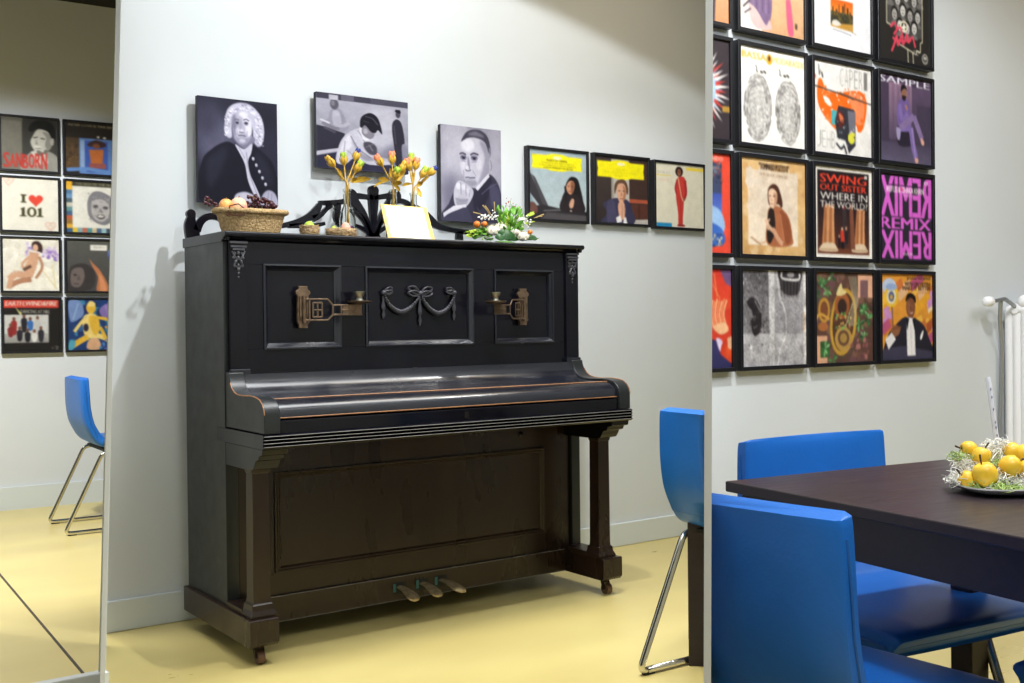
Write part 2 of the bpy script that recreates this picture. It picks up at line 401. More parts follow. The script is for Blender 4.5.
def art_crowd():
    a = Art('#2c2a28'); a.poly([(15, 0), (84, 0), (84, 68), (60, 70), (15, 58)], '#4a4846')
    R = random.Random(5)
    for i, (x, y) in enumerate([(24, 8), (40, 6), (58, 10), (74, 12), (22, 24), (36, 28), (52, 22), (68, 26), (80, 20), (30, 46), (46, 40), (60, 44), (75, 44), (40, 58), (54, 60), (68, 58)]):
        g = R.choice(['#b9b6b2', '#cfccc6', '#8e8a86', '#a5a19c']); a.ell(x, y-2, 6.5, 7.5, '#1a1918'); a.ell(x, y, 5, 6.4, g); a.ell(x-1.6, y-.6, .9, .6, '#222'*1 if 0 else '#242220'); a.ell(x+1.8, y-.6, .9, .6, '#242220'); a.ell(x, y+3, 1.8, .7, '#4a4442'); a.blob([(x-7, y+12), (x, y+6), (x+7, y+12)], '#6f6c69')
    for p in ([(15, 0), (15, 58), (26, 60)], [(84, 0), (84, 72), (80, 73)], [(80, 73), (80, 84), (72, 83), (72, 88), (40, 80), (26, 74)], [(55, 84), (56, 100)], [(65, 86), (66, 100)]): a.line(p, 1.4, '#e2d8bc')
    a.ell(48, 58, 8, 7, '#e2d8bc'); a.ell(48, 58, 5, 4.6, '#2c2a28'); a.poly([(48, 53), (50, 57), (54, 58), (50, 60), (49, 65), (46, 61), (43, 60), (46, 57)], '#f0ead8')
    for p in ([(22, 62), (30, 56), (34, 64), (28, 70), (40, 60), (46, 72)], [(28, 84), (34, 70), (36, 82), (44, 68), (46, 80), (54, 66), (56, 76), (64, 68), (70, 80)], [(26, 74), (40, 76), (62, 72)], [(24, 90), (32, 76)]): a.line(p, 3.2, '#d8475c', True)
    a.line([(66, 84), (80, 85)], .9, '#bbb8b0'); a.line([(66, 87), (76, 88)], .9, '#bbb8b0'); a.ell(89, 91, 6, 6, '#d8d4ca'); a.ell(89, 91, 4.8, 4.8, '#2c2a28'); a.ell(87.5, 90, 1.4, 2.4, '#d8d4ca'); a.ell(90.8, 90, 1.4, 2.4, '#d8d4ca'); a.line([(86, 94), (92, 94)], .8, '#d8d4ca'); return a
def art_starburst():
    a = Art('#3a3236'); cx, cy = 56, 50
    a.hold()
    for i in range(44):
        t = 2*PI*i/44+.05; L = 47 if i % 2 else 41; c = '#f3ece6' if i % 3 else '#c9463f'
        a.poly([(cx+L*math.cos(t), cy+L*math.sin(t)), (cx+24*math.cos(t+.09), cy+24*math.sin(t+.09)), (cx+24*math.cos(t-.09), cy+24*math.sin(t-.09))], c)
    a.free(); a.hold()
    for i in range(40):
        t = 2*PI*i/40; a.poly([(cx+36*math.cos(t), cy+36*math.sin(t)), (cx+18*math.cos(t+.07), cy+18*math.sin(t+.07)), (cx+18*math.cos(t-.07), cy+18*math.sin(t-.07))], '#d2413c' if i % 2 else '#8fb3dc')
    a.free(); a.soft(cx, cy, 25, 26, '#fbe03a', '#a9c6e0'); a.poly([(0, 12), (73, 14), (73, 90), (0, 92)], '#e7edf0'); a.grad(0, 15, 70, 88, '#e0973c', '#5b6fb5'); a.rect(0, 40, 70, 62, '#d8b83e'); a.poly([(64, 4), (76, 10), (68, 14)], '#dcd8d4'); a.rect(90, 66, 100, 72, '#b28a3e'); return a
def art_fingerprints():
    a = Art('#efebe4'); a.grain = .2; R = random.Random(2)
    a.text('BASSA', 4, 5, 40, 12, '#eda82f', .02, slope=.5); a.ell(45, 10, 4.6, 5.6, '#eda82f'); a.ell(45, 9, 2, 3, '#4f3a28'); a.text('MODARASDI', 51, 6, 98, 13, '#f0c368', .02, slope=.5)
    for x in (24, 60):
        a.line([(x, 18), (x+2, 21), (x+1, 24), (x+4, 25)], 1.1, '#3a3634'); a.line([(x+7, 24), (x+11, 25)], 2.2, '#2c2826'); a.line([(x+12, 23), (x+16, 25)], 2.2, '#35302e')
    for cx, cy, rx, ry, rot in ((27, 62, 21, 35, 4), (74, 63, 19.5, 34, -5)):
        a.ell(cx, cy, rx, ry, '#dedad4', rot)
        a.hold()
        for k in range(17):
            f = 1-k*.055
            for j in range(40):
                t0 = 2*PI*j/40+k*.3
                if R.random() < .24: continue
                pts = []
                for t in (t0, t0+.085, t0+.17): pts.append((cx+rx*f*math.cos(t)-rot*.1*math.sin(t), cy+ry*f*math.sin(t)))
                g = R.choice(['#7d7976', '#5c5856', '#9a9692', '#b5b1ac']) if k < 7 else R.choice(['#8d8986', '#a8a49f', '#c0bcb6'])
                a.line(pts, 1.0, g)
        a.free()
        a.speck(150, cx-rx*.8, cy-ry*.8, cx+rx*.8, cy+ry*.8, .8, ['#6b6764', '#f2efea', '#a19d98'], seed=int(cx))
    return a
def art_orange_splash():
    a = Art('#e9e5e0'); a.soft(30, 40, 12, 8, '#f4f1ec', '#e9e5e0')
    a.blob([(8, 22), (14, 20), (24, 32), (50, 30), (80, 26), (92, 36), (90, 56), (84, 70), (76, 72), (70, 64), (36, 62), (40, 74), (26, 66), (12, 54), (6, 40)], '#f06a1f')
    a.blob([(60, 32), (82, 30), (88, 46), (82, 64), (70, 60), (64, 44)], '#f28a58'); a.speck(50, 10, 26, 92, 68, 2.4, ['#f6884a', '#ee5f16', '#f3dccb'], seed=9); a.blob([(16, 38), (26, 40), (30, 48), (22, 46)], '#f4ece4')
    a.line([(0, 28), (48, 33), (100, 39)], 1.5, '#463c38', True); a.line([(44, 32), (70, 36)], 2.6, '#57453c')
    a.rect(30, 52, 46, 68, '#4fa9ad'); a.poly([(42, 46), (70, 48), (72, 88), (60, 98), (54, 84), (40, 82), (36, 64)], '#35343c'); a.poly([(58, 50), (72, 50), (72, 86), (62, 84)], '#6f6d78')
    a.blob([(40, 52), (50, 54), (52, 66), (44, 70), (40, 62)], '#5c2a28'); a.blob([(43, 54), (50, 58), (50, 64), (45, 62)], '#d4724a'); a.blob([(60, 76), (70, 74), (70, 84), (64, 87), (59, 83)], '#d8d444'); a.speck(26, 38, 62, 70, 92, 1.6, ['#1f2026', '#c9c6c2', '#4f7d7f'], seed=4)
    a.line([(38, 88), (46, 94), (52, 90), (56, 99)], 2.4, '#2b2a30')
    for i, ch in enumerate('CAPERI'): a.text(ch, 45+i*8.5, 4, 51+i*8.5, 24, '#7d7975', -.03)
    for i, ch in enumerate('JEHB'): a.text(ch, 6+i*8, 76, 12+i*8, 94, '#85817d', -.03)
    a.ell(2, 18, 2.4, 2.6, '#e2442a'); a.line([(9, 4), (10, 16), (12, 10)], 1.2, '#55504c'); a.line([(14, 12), (16, 18)], 2.2, '#3a3634'); return a
def art_purple_suit():
    a = Art('#42384a'); a.grad(0, 0, 100, 100, '#4b3d52', '#3b3546'); a.grad(18, 8, 62, 74, '#8d6f86', '#574a62')
    for i in range(9): a.grad(20+i*5, 10, 22+i*5, 78, '#79607a' if i % 2 else '#9a7d92', '#4d4258')
    a.grad(62, 10, 100, 100, '#5d4c66', '#3d3648'); a.rect(72, 30, 100, 100, '#463d50'); a.grad(0, 78, 100, 100, '#4b4458', '#5d566c')
    a.text('SAMPLE', 1, 1, 98, 9, '#e6e2ee', .03)
    a.blob([(34, 58), (60, 58), (62, 78), (36, 80)], '#2c2634')
    a.blob([(36, 30), (46, 24), (56, 28), (60, 44), (58, 58), (38, 60), (33, 46)], '#6f5a94'); a.line([(38, 32), (44, 50), (54, 42)], 6, '#7d69a4', True)
    a.line([(38, 60), (60, 58), (64, 78), (70, 94)], 9, '#7a66a2'); a.line([(40, 60), (66, 44), (82, 70)], 8, '#85709c'); a.line([(62, 58), (69, 94)], 3, '#957fb4')
    a.ell(47, 19, 5.4, 7.4, '#8d6450'); a.blob([(41, 18), (42, 10), (49, 9), (53, 15), (49, 13), (44, 15)], '#1c161c'); a.blob([(43, 22), (51, 22), (49, 27), (45, 27)], '#2a1e22'); a.line([(50, 32), (53, 38)], 3.4, '#a87a64'); a.blob([(32, 60), (40, 62), (38, 74), (33, 72)], '#9a90b4')
    a.blob([(80, 68), (86, 72), (85, 77), (80, 75)], '#d8a493'); a.blob([(68, 93), (74, 94), (73, 99), (68, 98)], '#d8a493'); return a
def art_red_border():
    a = Art('#dd4a36'); a.rect(0, 9, 88, 93, '#3c4460'); a.speck(120, 40, 9, 88, 30, 2.4, ['#565a66', '#2f3444', '#7a7c84', '#8b4a44'], seed=5); a.grad(0, 40, 88, 62, '#3f4f9e', '#5a74ba')
    a.blob([(40, 56), (70, 52), (88, 60), (88, 80), (40, 84)], '#8fb0d6'); a.blob([(40, 66), (66, 68), (88, 76), (88, 92), (40, 92)], '#3a62b0'); a.line([(40, 36), (62, 38), (66, 30)], 2.4, '#4f9a7e', True); a.line([(64, 20), (66, 60)], 1.6, '#5f4a4a')
    a.speck(60, 40, 80, 88, 93, 1.8, ['#22305c', '#d8c49a', '#6b6a58'], seed=8); a.text('ROLANDO', 56, 3, 90, 7, '#f0dcd0', .01); return a
def art_parchment():
    a = Art('#d3a970'); a.grad(0, 0, 50, 100, '#d9b47e', '#c99a60'); a.speck(90, 0, 0, 100, 100, 7, ['#d8b27a', '#cda067', '#dcb988'], seed=11)
    a.grad(11, 12, 88, 90, '#d9c5ad', '#ead9c2'); a.speck(60, 12, 14, 87, 60, 8, ['#dccab4', '#e0d0bc', '#d6c2aa'], seed=12); a.rect(11, 90, 88, 90.6, '#c9a070')
    a.text('"TOMMASO POZZOTI"', 28, 4, 74, 11, '#3a2a22', .03, slope=.6); a.text('LA MUSICA E LE PAROLE', 28, 14, 72, 17, '#8d735c', .01, slope=1.5)
    a.blob([(42, 52), (50, 48), (62, 50), (74, 60), (79, 78), (77, 89), (40, 89), (40, 62)], '#a86644'); a.blob([(60, 52), (72, 60), (78, 80), (70, 88), (62, 70)], '#8d4f34'); a.blob([(42, 54), (50, 52), (52, 74), (44, 88), (39, 80)], '#2a2220'); a.line([(60, 56), (66, 84)], 1.4, '#bd7e58')
    a.blob([(41, 40), (42, 30), (50, 25), (58, 29), (64, 44), (62, 50), (57, 46), (44, 48)], '#4a2c22'); a.blob([(42, 34), (48, 30), (55, 34), (55, 44), (49, 51), (44, 47)], '#e2bfa0'); a.blob([(50, 34), (55, 36), (55, 44), (50, 50), (51, 42)], '#c7977a'); a.line([(43, 38), (46, 37.6)], .9, '#3a2620'); a.line([(49, 38), (53, 37.6)], .9, '#3a2620'); a.line([(45, 46), (49, 46)], .8, '#8a4f42'); a.poly([(46, 39), (48, 43), (45.4, 43)], '#c7977a')
    a.line([(38, 62), (42, 70), (52, 76)], 4.6, '#dcb393', True); a.line([(40, 66), (44, 62)], 2, '#dcb393'); a.line([(38, 70), (42, 74)], 2, '#cf9f80'); a.line([(48, 72), (58, 84), (64, 88)], 5.4, '#cf9b7c', True); a.line([(16, 82), (28, 88), (38, 86)], 2.4, '#d6b08e', True); a.line([(14, 82), (30, 90)], 1, '#8a6a50'); return a
def art_pillars():
    a = Art('#efe9dd'); a.rect(5, 4, 95, 96, '#241d20'); a.grad(5, 44, 95, 96, '#2a2023', '#5a3226'); a.rect(5, 90, 95, 96, '#6a3c2c')
    for x0, x1, y in ((15, 33, 42), (71, 86, 45)):
        a.poly([(x0+2, y), (x1-1, y), (x1+2, 90), (x0-3, 90)], '#b8794e')
        for i in range(4): a.poly([(x0+3+i*(x1-x0)/4, y), (x0+5+i*(x1-x0)/4, y), (x0+3.4+i*(x1-x0)/4, 90), (x0+1+i*(x1-x0)/4, 90)], '#d29a6c' if i % 2 else '#96603e')
        a.blob([(x0-5, 88), (x0+2, 84), (x1-1, 84), (x1+4, 88), (x1+5, 93), (x0-6, 93)], '#dcc3a4'); a.rect(x0-6, 90.5, x1+5, 92, '#b89878')
    a.rect(48, 40, 54, 88, '#3a3034'); a.poly([(60, 40), (66, 40), (70, 90), (62, 90)], '#7a4a38'); a.ell(50, 44, 1.4, 1.6, '#b83a34')
    a.ell(47, 68, 1.7, 2.2, '#d3a084'); a.ell(54, 67, 1.7, 2.2, '#b98a70'); a.poly([(44, 70), (50, 69), (51, 82), (45, 84)], '#c23a2c'); a.poly([(52, 70), (57, 69), (57, 84), (52, 85)], '#2a2326'); a.rect(45, 82, 50, 90, '#1d181b'); a.ell(42, 76, 1.6, 2, '#9a7a66'); a.rect(40, 78, 44, 89, '#241d22')
    a.text('SWING', 10, 8, 90, 17.5, '#e8432f', .035, slope=0); a.text('OUT SISTER', 10, 19, 90, 26, '#e8432f', .035); a.text('WHERE IN', 10, 28, 92, 36, '#efe9e0', .005); a.text('THE WORLD?', 10, 37.5, 92, 45, '#efe9e0', .005); a.rect(87, 6, 92, 10, '#c9c4bc'); return a
def art_remix():
    a = Art('#2c2733'); M_ = '#d862cc'
    a.text('REMIX', 2, 2, 98, 49, M_, .02, fx=True); a.text('REMIX', 2, 50, 98, 63.5, M_, .05); a.text('REMIX', 2, 65, 98, 98, M_, .025, fx=True, fy=True)
    a.rect(16, 12, 84, 13, '#2c2733'); a.text('RUFUS & CHAKA KHAN', 13, 14, 84, 21, '#ebe6e2', .02); a.ell(41, 17, 1.6, 2.4, '#c9563c'); a.text('THE BEST OF', 44, 23, 62, 25, '#ebe6e2'); a.rect(86, 5, 92, 9, '#e8e2e6'); a.ell(89, 7, 1.6, 1.6, '#d862cc'); a.text('DANCE MIX', 44, 91, 62, 94, '#ebe6e2', .01); return a
def art_red_hand():
    a = Art('#d03f2c'); a.grad(0, 0, 100, 40, '#c8382c', '#da4a2e'); a.poly([(84, 0), (100, 0), (100, 18), (92, 14)], '#6a5076')
    for i in range(8): a.line([(70+i*3.4, 30+i % 3), (68+i*3, 46), (72+i*3.2, 60)], 1.9, '#efc08c' if i % 2 else '#e89a66', True)
    a.blob([(74, 58), (90, 54), (96, 62), (84, 66)], '#efb98a'); a.line([(66, 4), (84, 30)], 1.4, '#e27a4e'); a.line([(76, 4), (80, 28)], 1, '#ee9a62')
    a.blob([(58, 74), (78, 72), (84, 82), (82, 100), (58, 100)], '#38345e'); a.blob([(78, 70), (86, 72), (90, 82), (84, 84)], '#dccbe4'); a.soft(96, 84, 12, 14, '#e2532e', '#c23a26'); a.poly([(58, 88), (84, 86), (100, 96), (100, 100), (58, 100)], '#33325a'); a.poly([(94, 70), (100, 68), (100, 82), (95, 80)], '#ecb28a'); return a
def art_rain_texture():
    a = Art('#8b888a'); a.grain = 1.3; a.grad(0, 0, 42, 100, '#5e5a5d', '#9a9799'); a.grad(42, 0, 100, 66, '#a19ea0', '#99969a'); a.grad(0, 66, 100, 100, '#b1aeb0', '#a8a5a7')
    a.speck(420, 0, 0, 44, 78, .7, ['#3a373a', '#b9b6b7', '#777477', '#2a272a'], ry=1.8, seed=21); a.speck(300, 0, 78, 100, 100, .5, ['#6f6c6e', '#c9c6c6', '#8d8a8c'], ry=1.8, seed=22); a.speck(160, 44, 0, 100, 66, .5, ['#8b888b', '#b2afb0', '#7b787b'], ry=1.6, seed=23)
    a.rect(0, 66, 100, 77, '#b4b1b3'); a.speck(60, 0, 66, 100, 77, .6, ['#a5a2a4', '#c2bfc0'], ry=1.2, seed=27); a.poly([(41, 0), (50, 0), (50, 100), (42, 100)], '#c5c2c2'); a.speck(40, 41, 0, 50, 100, 1, ['#adaaab', '#d6d3d2'], ry=2, seed=24)
    a.blob([(8, 34), (16, 28), (26, 36), (30, 48), (28, 64), (18, 68), (14, 56), (16, 44)], '#2b272a'); a.speck(26, 10, 32, 30, 66, 1.6, ['#4f4b4e', '#8b8789', '#1c191b'], seed=25); a.line([(20, 32), (29, 44)], .9, '#c9c6c6'); a.line([(24, 30), (30, 40)], .7, '#c9c6c6')
    a.blob([(56, 0), (92, 0), (92, 12), (88, 24), (74, 26), (62, 22), (58, 10)], '#353134')
    for i in range(12): a.line([(59+i*2.8, 8), (61+i*2.4, 27+(i % 3))], .9, '#5d595b' if i % 2 else '#221f21')
    a.line([(62, 1), (63, 8), (88, 9), (90, 2)], 2.4, '#d9d6d3', True); a.ell(76, 4, 6, 3, '#8d898a')
    a.line([(54, 0), (58, 26), (66, 42), (68, 66), (58, 84), (55, 100)], 1.5, '#d5d2d0', True); a.ell(14, 80, 1.6, 2.2, '#e6e3e1'); a.speck(12, 0, 8, 10, 34, .9, ['#dedbd9'], seed=26); a.rect(96, 0, 100, 100, '#d8d3cd'); a.rect(95.4, 44, 98, 64, '#c7a98a'); return a
def art_brass_garden():
    a = Art('#5d4238'); a.speck(120, 0, 0, 100, 100, 7, ['#4a3a32', '#6f5042', '#7b5c4a', '#54483a', '#6a4a4c'], seed=31); a.rect(74, 2, 100, 28, '#dfa98a'); a.rect(78, 8, 92, 28, '#7a5a5c'); a.rect(2, 70, 20, 100, '#dba684'); a.rect(8, 76, 24, 94, '#3f5a36')
    R = random.Random(32)
    for cx, cy, n in ((12, 12, 12), (20, 20, 8), (4, 26, 6), (84, 42, 14), (76, 58, 14), (92, 52, 8), (16, 84, 12), (84, 72, 8), (30, 98, 6), (28, 4, 6)):
        for i in range(n):
            t = 2*PI*i/n+R.random(); l = R.uniform(6, 11); a.poly([(cx, cy), (cx+l*.6*math.cos(t-.3), cy+l*.6*math.sin(t-.3)), (cx+l*math.cos(t), cy+l*math.sin(t)), (cx+l*.6*math.cos(t+.3), cy+l*.6*math.sin(t+.3))], R.choice(['#4f8a4c', '#356b3a', '#6fa668', '#8cba7e', '#274f2e']))
    a.ell(15, 42, 10, 14, '#b98a3c'); a.ell(15, 42, 6.5, 10, '#7a4a30'); a.ell(13, 60, 9, 5, '#a8683c'); a.line([(0, 54), (8, 46), (24, 52)], 3, '#c99a44', True)
    a.ell(48, 55, 23, 38, '#c0963c', 10); a.ell(48, 55, 18.5, 33, '#54392c', 10); a.ell(46, 37, 13, 15, '#9a5a34', 14); a.ell(46, 38, 8, 9, '#3a2a26'); a.ell(48, 74, 15, 14, '#b58f4c', 8); a.ell(48, 73, 10, 9, '#6a4a38', 8); a.ell(48, 73, 6, 5.4, '#a98748')
    a.speck(40, 34, 44, 62, 64, 2.4, ['#4f8048', '#7aa85c', '#8a4a34', '#c9a45a'], seed=33); a.blob([(36, 24), (44, 12), (47, 18), (54, 22), (44, 26)], '#dcc98c')
    for i in range(5): a.line([(58+i*3, 4), (66+i*2, 30), (58+i*2, 60)], .8, '#c9c4a8'); 
    a.line([(52, 60), (64, 34)], 1.4, '#b9aa88'); a.speck(20, 60, 76, 98, 98, 4, ['#8a5454', '#6a4446', '#a8706a'], seed=34); return a
def art_tuxedo():
    a = Art('#d99238'); R = random.Random(41)
    for i in range(34):
        x, y = R.uniform(-10, 100), R.uniform(0, 90); a.poly([(x, y), (x+16, y-9), (x+20, y+1), (x+3, y+12)], R.choice(['#e8b34a', '#c9703a', '#dcae84', '#b7557a', '#e3cfa6', '#a8542f', '#c48ac0', '#e0a02f']))
    a.ell(16, 14, 13, 9, '#b9c6de'); a.ell(20, 26, 13, 13, '#e6b838'); a.ell(20, 26, 9, 9.4, '#ded2b0'); a.ell(20, 26, 5.4, 6, '#56608c'); a.ell(20, 27, 2.8, 3, '#c9a04a'); a.line([(21, 38), (23, 66)], 2, '#7a5a34'); a.ell(20, 15, 11, 4, '#93a9d0')
    a.blob([(24, 62), (40, 52), (52, 50), (66, 52), (82, 60), (92, 74), (97, 100), (0, 100), (4, 88), (14, 70)], '#26242f'); a.poly([(0, 88), (40, 84), (100, 92), (100, 100), (0, 100)], '#3f3c50')
    a.poly([(48, 50), (64, 52), (66, 96), (50, 96)], '#ece8e8'); a.line([(57, 60), (58, 94)], .6, '#b9b4ba'); a.poly([(47, 50), (54, 52), (50, 66)], '#1b1a22'); a.poly([(66, 51), (60, 53), (65, 68)], '#1b1a22')
    a.ell(57, 38, 9, 13.5, '#7a4a34'); a.blob([(47, 32), (50, 24), (58, 22), (66, 26), (67, 34), (60, 28), (52, 29)], '#1c1514'); a.ell(53, 36, 1.6, 1, '#1c1210'); a.ell(61, 36, 1.6, 1, '#1c1210'); a.blob([(53, 44), (58, 45.4), (62.4, 43.6), (60.6, 47), (55.4, 47)], '#8a4a3c').blob([(54, 44.4), (58, 45.4), (61.6, 44), (60, 46), (56, 46)], '#ece4de').blob([(50, 34), (56, 33), (56, 46), (52, 46)], '#8d5c44'); a.poly([(56, 37), (58.6, 41), (55.6, 41)], '#5d3626'); a.soft(60, 38, 3, 5, '#8d5a40', '#7a4a34')
    a.blob([(18, 68), (24, 60), (36, 62), (34, 70), (24, 74)], '#8a5a3e'); a.line([(22, 64), (38, 62)], 2.4, '#7a4a34'); a.poly([(8, 76), (20, 68), (28, 76), (14, 88)], '#e6e2e4'); a.blob([(76, 72), (82, 66), (80, 74), (76, 78)], '#eeeaec')
    for i, (t, y) in enumerate((('JOAN NORRIS', 3), ('WITH ORCHESTRA', 9), ('MAKE IT BETTER', 14))): a.text(t, 50-4*i, y, 97, y+4.6, '#3a2418', .03)
    a.text('LIVE IN STUDIO', 72, 20, 96, 22.6, '#a86a24', .01); return a
def art_grey_head():
    a = Art('#55534c'); a.grad(0, 0, 40, 100, '#77756a', '#6a685e'); a.grad(37, 0, 100, 100, '#2f2e2b', '#45443f'); a.rect(0, 0, 38, 7, '#5f5d54')
    a.blob([(40, 80), (56, 62), (80, 60), (100, 72), (100, 100), (36, 100)], '#8d8c84'); a.poly([(52, 64), (78, 58), (84, 84), (58, 90)], '#bdbcb3')
    a.blob([(56, 34), (66, 20), (84, 24), (90, 40), (84, 56), (70, 64), (58, 60), (52, 46)], '#b7b5ab'); a.blob([(74, 24), (90, 30), (92, 46), (84, 60), (78, 50), (80, 36)], '#86847c'); a.blob([(48, 20), (58, 6), (78, 2), (94, 12), (97, 34), (92, 40), (84, 24), (66, 18), (54, 26)], '#141412')
    a.line([(57, 37), (65, 35)], 1.8, '#24221f'); a.line([(70, 37), (78, 38)], 1.8, '#24221f'); a.poly([(62, 40), (60, 49), (66, 49)], '#8b8980'); a.line([(59, 54), (72, 54)], 1.8, '#ece9de'); a.line([(60, 56.5), (71, 56)], 1, '#4f4d46'); a.blob([(88, 38), (94, 36), (93, 48), (88, 48)], '#a3a198'); a.blob([(64, 60), (74, 64), (78, 58), (84, 62), (66, 72)], '#6a6860')
    for i, ch in enumerate('SANBORN'): a.text(ch, 4+i*11.2, 68+(i % 2)*2-(3 if i > 4 else 0), 13.5+i*11.2, 97-(i % 3), '#b8342c', .015)
    return a
def art_blue_orange():
    a = Art('#2b2623'); a.text('INTER LOVE IS THE BEST', 6, 3, 96, 7, '#bdb28e', .02); a.grad(0, 30, 26, 92, '#4a3c2c', '#5b4630'); a.speck(40, 2, 40, 26, 92, 3, ['#5b4630', '#6f4f2e', '#3a2e24'], seed=51)
    a.rect(26, 30, 100, 100, '#5c7cb0'); a.rect(36, 34, 80, 94, '#3d58a4'); a.rect(28, 34, 36, 92, '#8aa2c4'); a.poly([(44, 52), (72, 50), (70, 78), (48, 80)], '#b06434'); a.rect(44, 78, 76, 88, '#8d4f4c'); a.rect(40, 88, 80, 96, '#38508f')
    a.blob([(42, 40), (58, 32), (76, 38), (72, 46), (46, 46)], '#3c2a2c'); a.ell(58, 44, 7, 5, '#7a4a34'); a.line([(2, 94), (40, 90), (98, 96)], 7, '#5d83ba'); a.ell(62, 26, 2.4, 2, '#d8d4ca'); a.ell(74, 27, 3, 2, '#d8d4ca'); return a
def heart(cx, cy, r): return [(cx+r*(16*math.sin(t)**3)/16, cy-r*(13*math.cos(t)-5*math.cos(2*t)-2*math.cos(3*t)-math.cos(4*t))/16) for t in (2*PI*i/40 for i in range(40))]
def art_heart():
    a = Art('#dad6c8'); a.grain = .2; K = '#3d3a22'
    a.rect(34, 31, 42, 46.5, K) if 0 else None
    a.poly([(33, 31), (43, 31), (43, 33.2), (40.5, 33.6), (40.5, 44.4), (43, 44.8), (43, 47), (33, 47), (33, 44.8), (35.5, 44.4), (35.5, 33.6), (33, 33.2)], K); a.poly(heart(60, 41, 13), '#cf4434')
    for x in (33, 63): a.poly([(x, 58), (x+7, 55), (x+7, 71), (x+10, 71.4), (x+10, 73.4), (x-2, 73.4), (x-2, 71.4), (x+1.6, 71), (x+1.6, 60), (x, 60)], K)
    a.ell(52.5, 64.4, 8.6, 9.4, K); a.ell(52.5, 64.4, 4, 7, '#dad6c8')
    for cx, cy in ((12, 6), (86, 90)):
        for r in (10, 7.6): a.line(heart(cx, cy, r)+[heart(cx, cy, r)[0]], .8, '#cf9a86')
        a.line([(cx-5, cy-1), (cx+5, cy-1)], .8, '#c98a78'); a.line([(cx-4, cy+2), (cx+4, cy+2)], .8, '#c98a78')
    return a
def art_grey_face():
    a = Art('#d6d3c8'); a.rect(0, 0, 100, 9, '#3c3a2c'); a.text('THE BEST OF THE MUSIC', 18, 2, 96, 7, '#8d8a74', .02)
    for i, c in enumerate(['#cf9a2c', '#d8a83c', '#4f7296', '#6a8db0', '#4a5a64', '#b8b4a4', '#5f8a8d', '#3f5a78', '#b05a3c', '#8d6a34', '#d2a23a', '#3a5a7a']): a.rect(0, i*8.4, 12, i*8.4+8.4, c)
    for i, c in enumerate(['#d2b03a', '#7a9aa0', '#b0624c', '#4f8a8d', '#c9b48a', '#4a5f7a', '#8fb0b4', '#3f4a54', '#b9a06a', '#5f7a5a']): a.rect(12+i*9, 91, 21+i*9, 100, c)
    a.blob([(40, 38), (50, 20), (66, 18), (84, 28), (92, 50), (88, 72), (74, 84), (56, 80), (42, 66)], '#77757a'); a.blob([(47, 44), (56, 34), (74, 36), (82, 50), (78, 70), (64, 78), (50, 68)], '#a9a5a2'); a.ell(56, 48, 5, 3.4, '#4a474c'); a.ell(74, 50, 5, 3.4, '#4a474c'); a.poly([(64, 50), (70, 60), (60, 60)], '#7d797c'); a.ell(65, 68, 8, 5, '#524e52'); a.ell(65, 67, 6, 2, '#d0ccc4'); a.blob([(88, 40), (96, 52), (92, 64), (86, 70)], '#5d5a5e')
    a.speck(80, 42, 22, 90, 80, 1.4, ['#8d8a8c', '#6a676b', '#bdb9b4'], seed=61); return a
def art_reclining():
    a = Art('#d9d4c6'); a.speck(60, 0, 0, 100, 100, 8, ['#dedace', '#cfcabc', '#e2dfd4', '#d6d0c0'], seed=71); a.speck(26, 40, 8, 62, 34, 4, ['#a58cc0', '#bfaed0', '#d3cbd8'], seed=72); a.speck(26, 70, 16, 100, 40, 5, ['#8d6fb4', '#a98fc4', '#c9bcd4'], seed=73)
    a.blob([(40, 70), (60, 50), (84, 56), (100, 70), (100, 100), (20, 100)], '#e8e3d4'); a.line([(70, 60), (84, 80), (96, 96)], 2, '#d8caa0', True); a.line([(88, 50), (94, 96)], 2, '#dccf9c', True)
    S = '#c79a7c'; D = '#a97a5e'
    a.line([(56, 26), (52, 50), (44, 72)], 17, S, True); a.line([(50, 74), (24, 68), (12, 78)], 13, S, True); a.line([(50, 78), (28, 82), (10, 92)], 10, D, True); a.line([(14, 76), (10, 96)], 9, S); a.line([(64, 34), (70, 54), (58, 76)], 5, D, True); a.line([(50, 32), (34, 48), (38, 58)], 5, S, True)
    a.blob([(44, 42), (56, 40), (54, 62), (44, 70), (38, 60)], S); a.line([(36, 60), (50, 52)], 6, '#5d4236'); a.blob([(52, 8), (62, 4), (70, 12), (70, 26), (64, 24), (54, 22)], '#3a2824'); a.ell(58, 17, 5, 7, '#d2a88c'); return a
def art_dark_arm():
    a = Art('#4f4e4c'); a.grad(0, 0, 100, 100, '#53544f', '#454343'); a.blob([(4, 60), (14, 48), (34, 46), (52, 60), (50, 90), (30, 100), (2, 100)], '#383434'); a.blob([(8, 62), (18, 54), (30, 56), (32, 76), (22, 92), (8, 88)], '#6a5f5c'); a.ell(15, 68, 3.4, 1.8, '#2c2828'); a.poly([(22, 68), (18, 78), (25, 78)], '#544a48'); a.line([(12, 85), (22, 86)], 1.6, '#3a3030')
    a.blob([(42, 36), (48, 44), (60, 56), (72, 76), (80, 100), (56, 100), (58, 72), (48, 52)], '#b5734f'); a.blob([(60, 64), (70, 80), (74, 100), (62, 100), (62, 80)], '#d08a5e'); a.rect(44, 8, 76, 19, '#dcd9d0'); a.text('REFLECTIONS', 50, 11, 71, 15, '#6a665e'); a.blob([(76, 24), (92, 16), (100, 22), (100, 36), (86, 38)], '#5566a0'); a.speck(14, 76, 18, 98, 38, 3, ['#7d8cc4', '#3c4a84', '#9fb0d8'], seed=74); a.blob([(94, 40), (100, 38), (100, 66), (95, 60)], '#a9a690'); return a
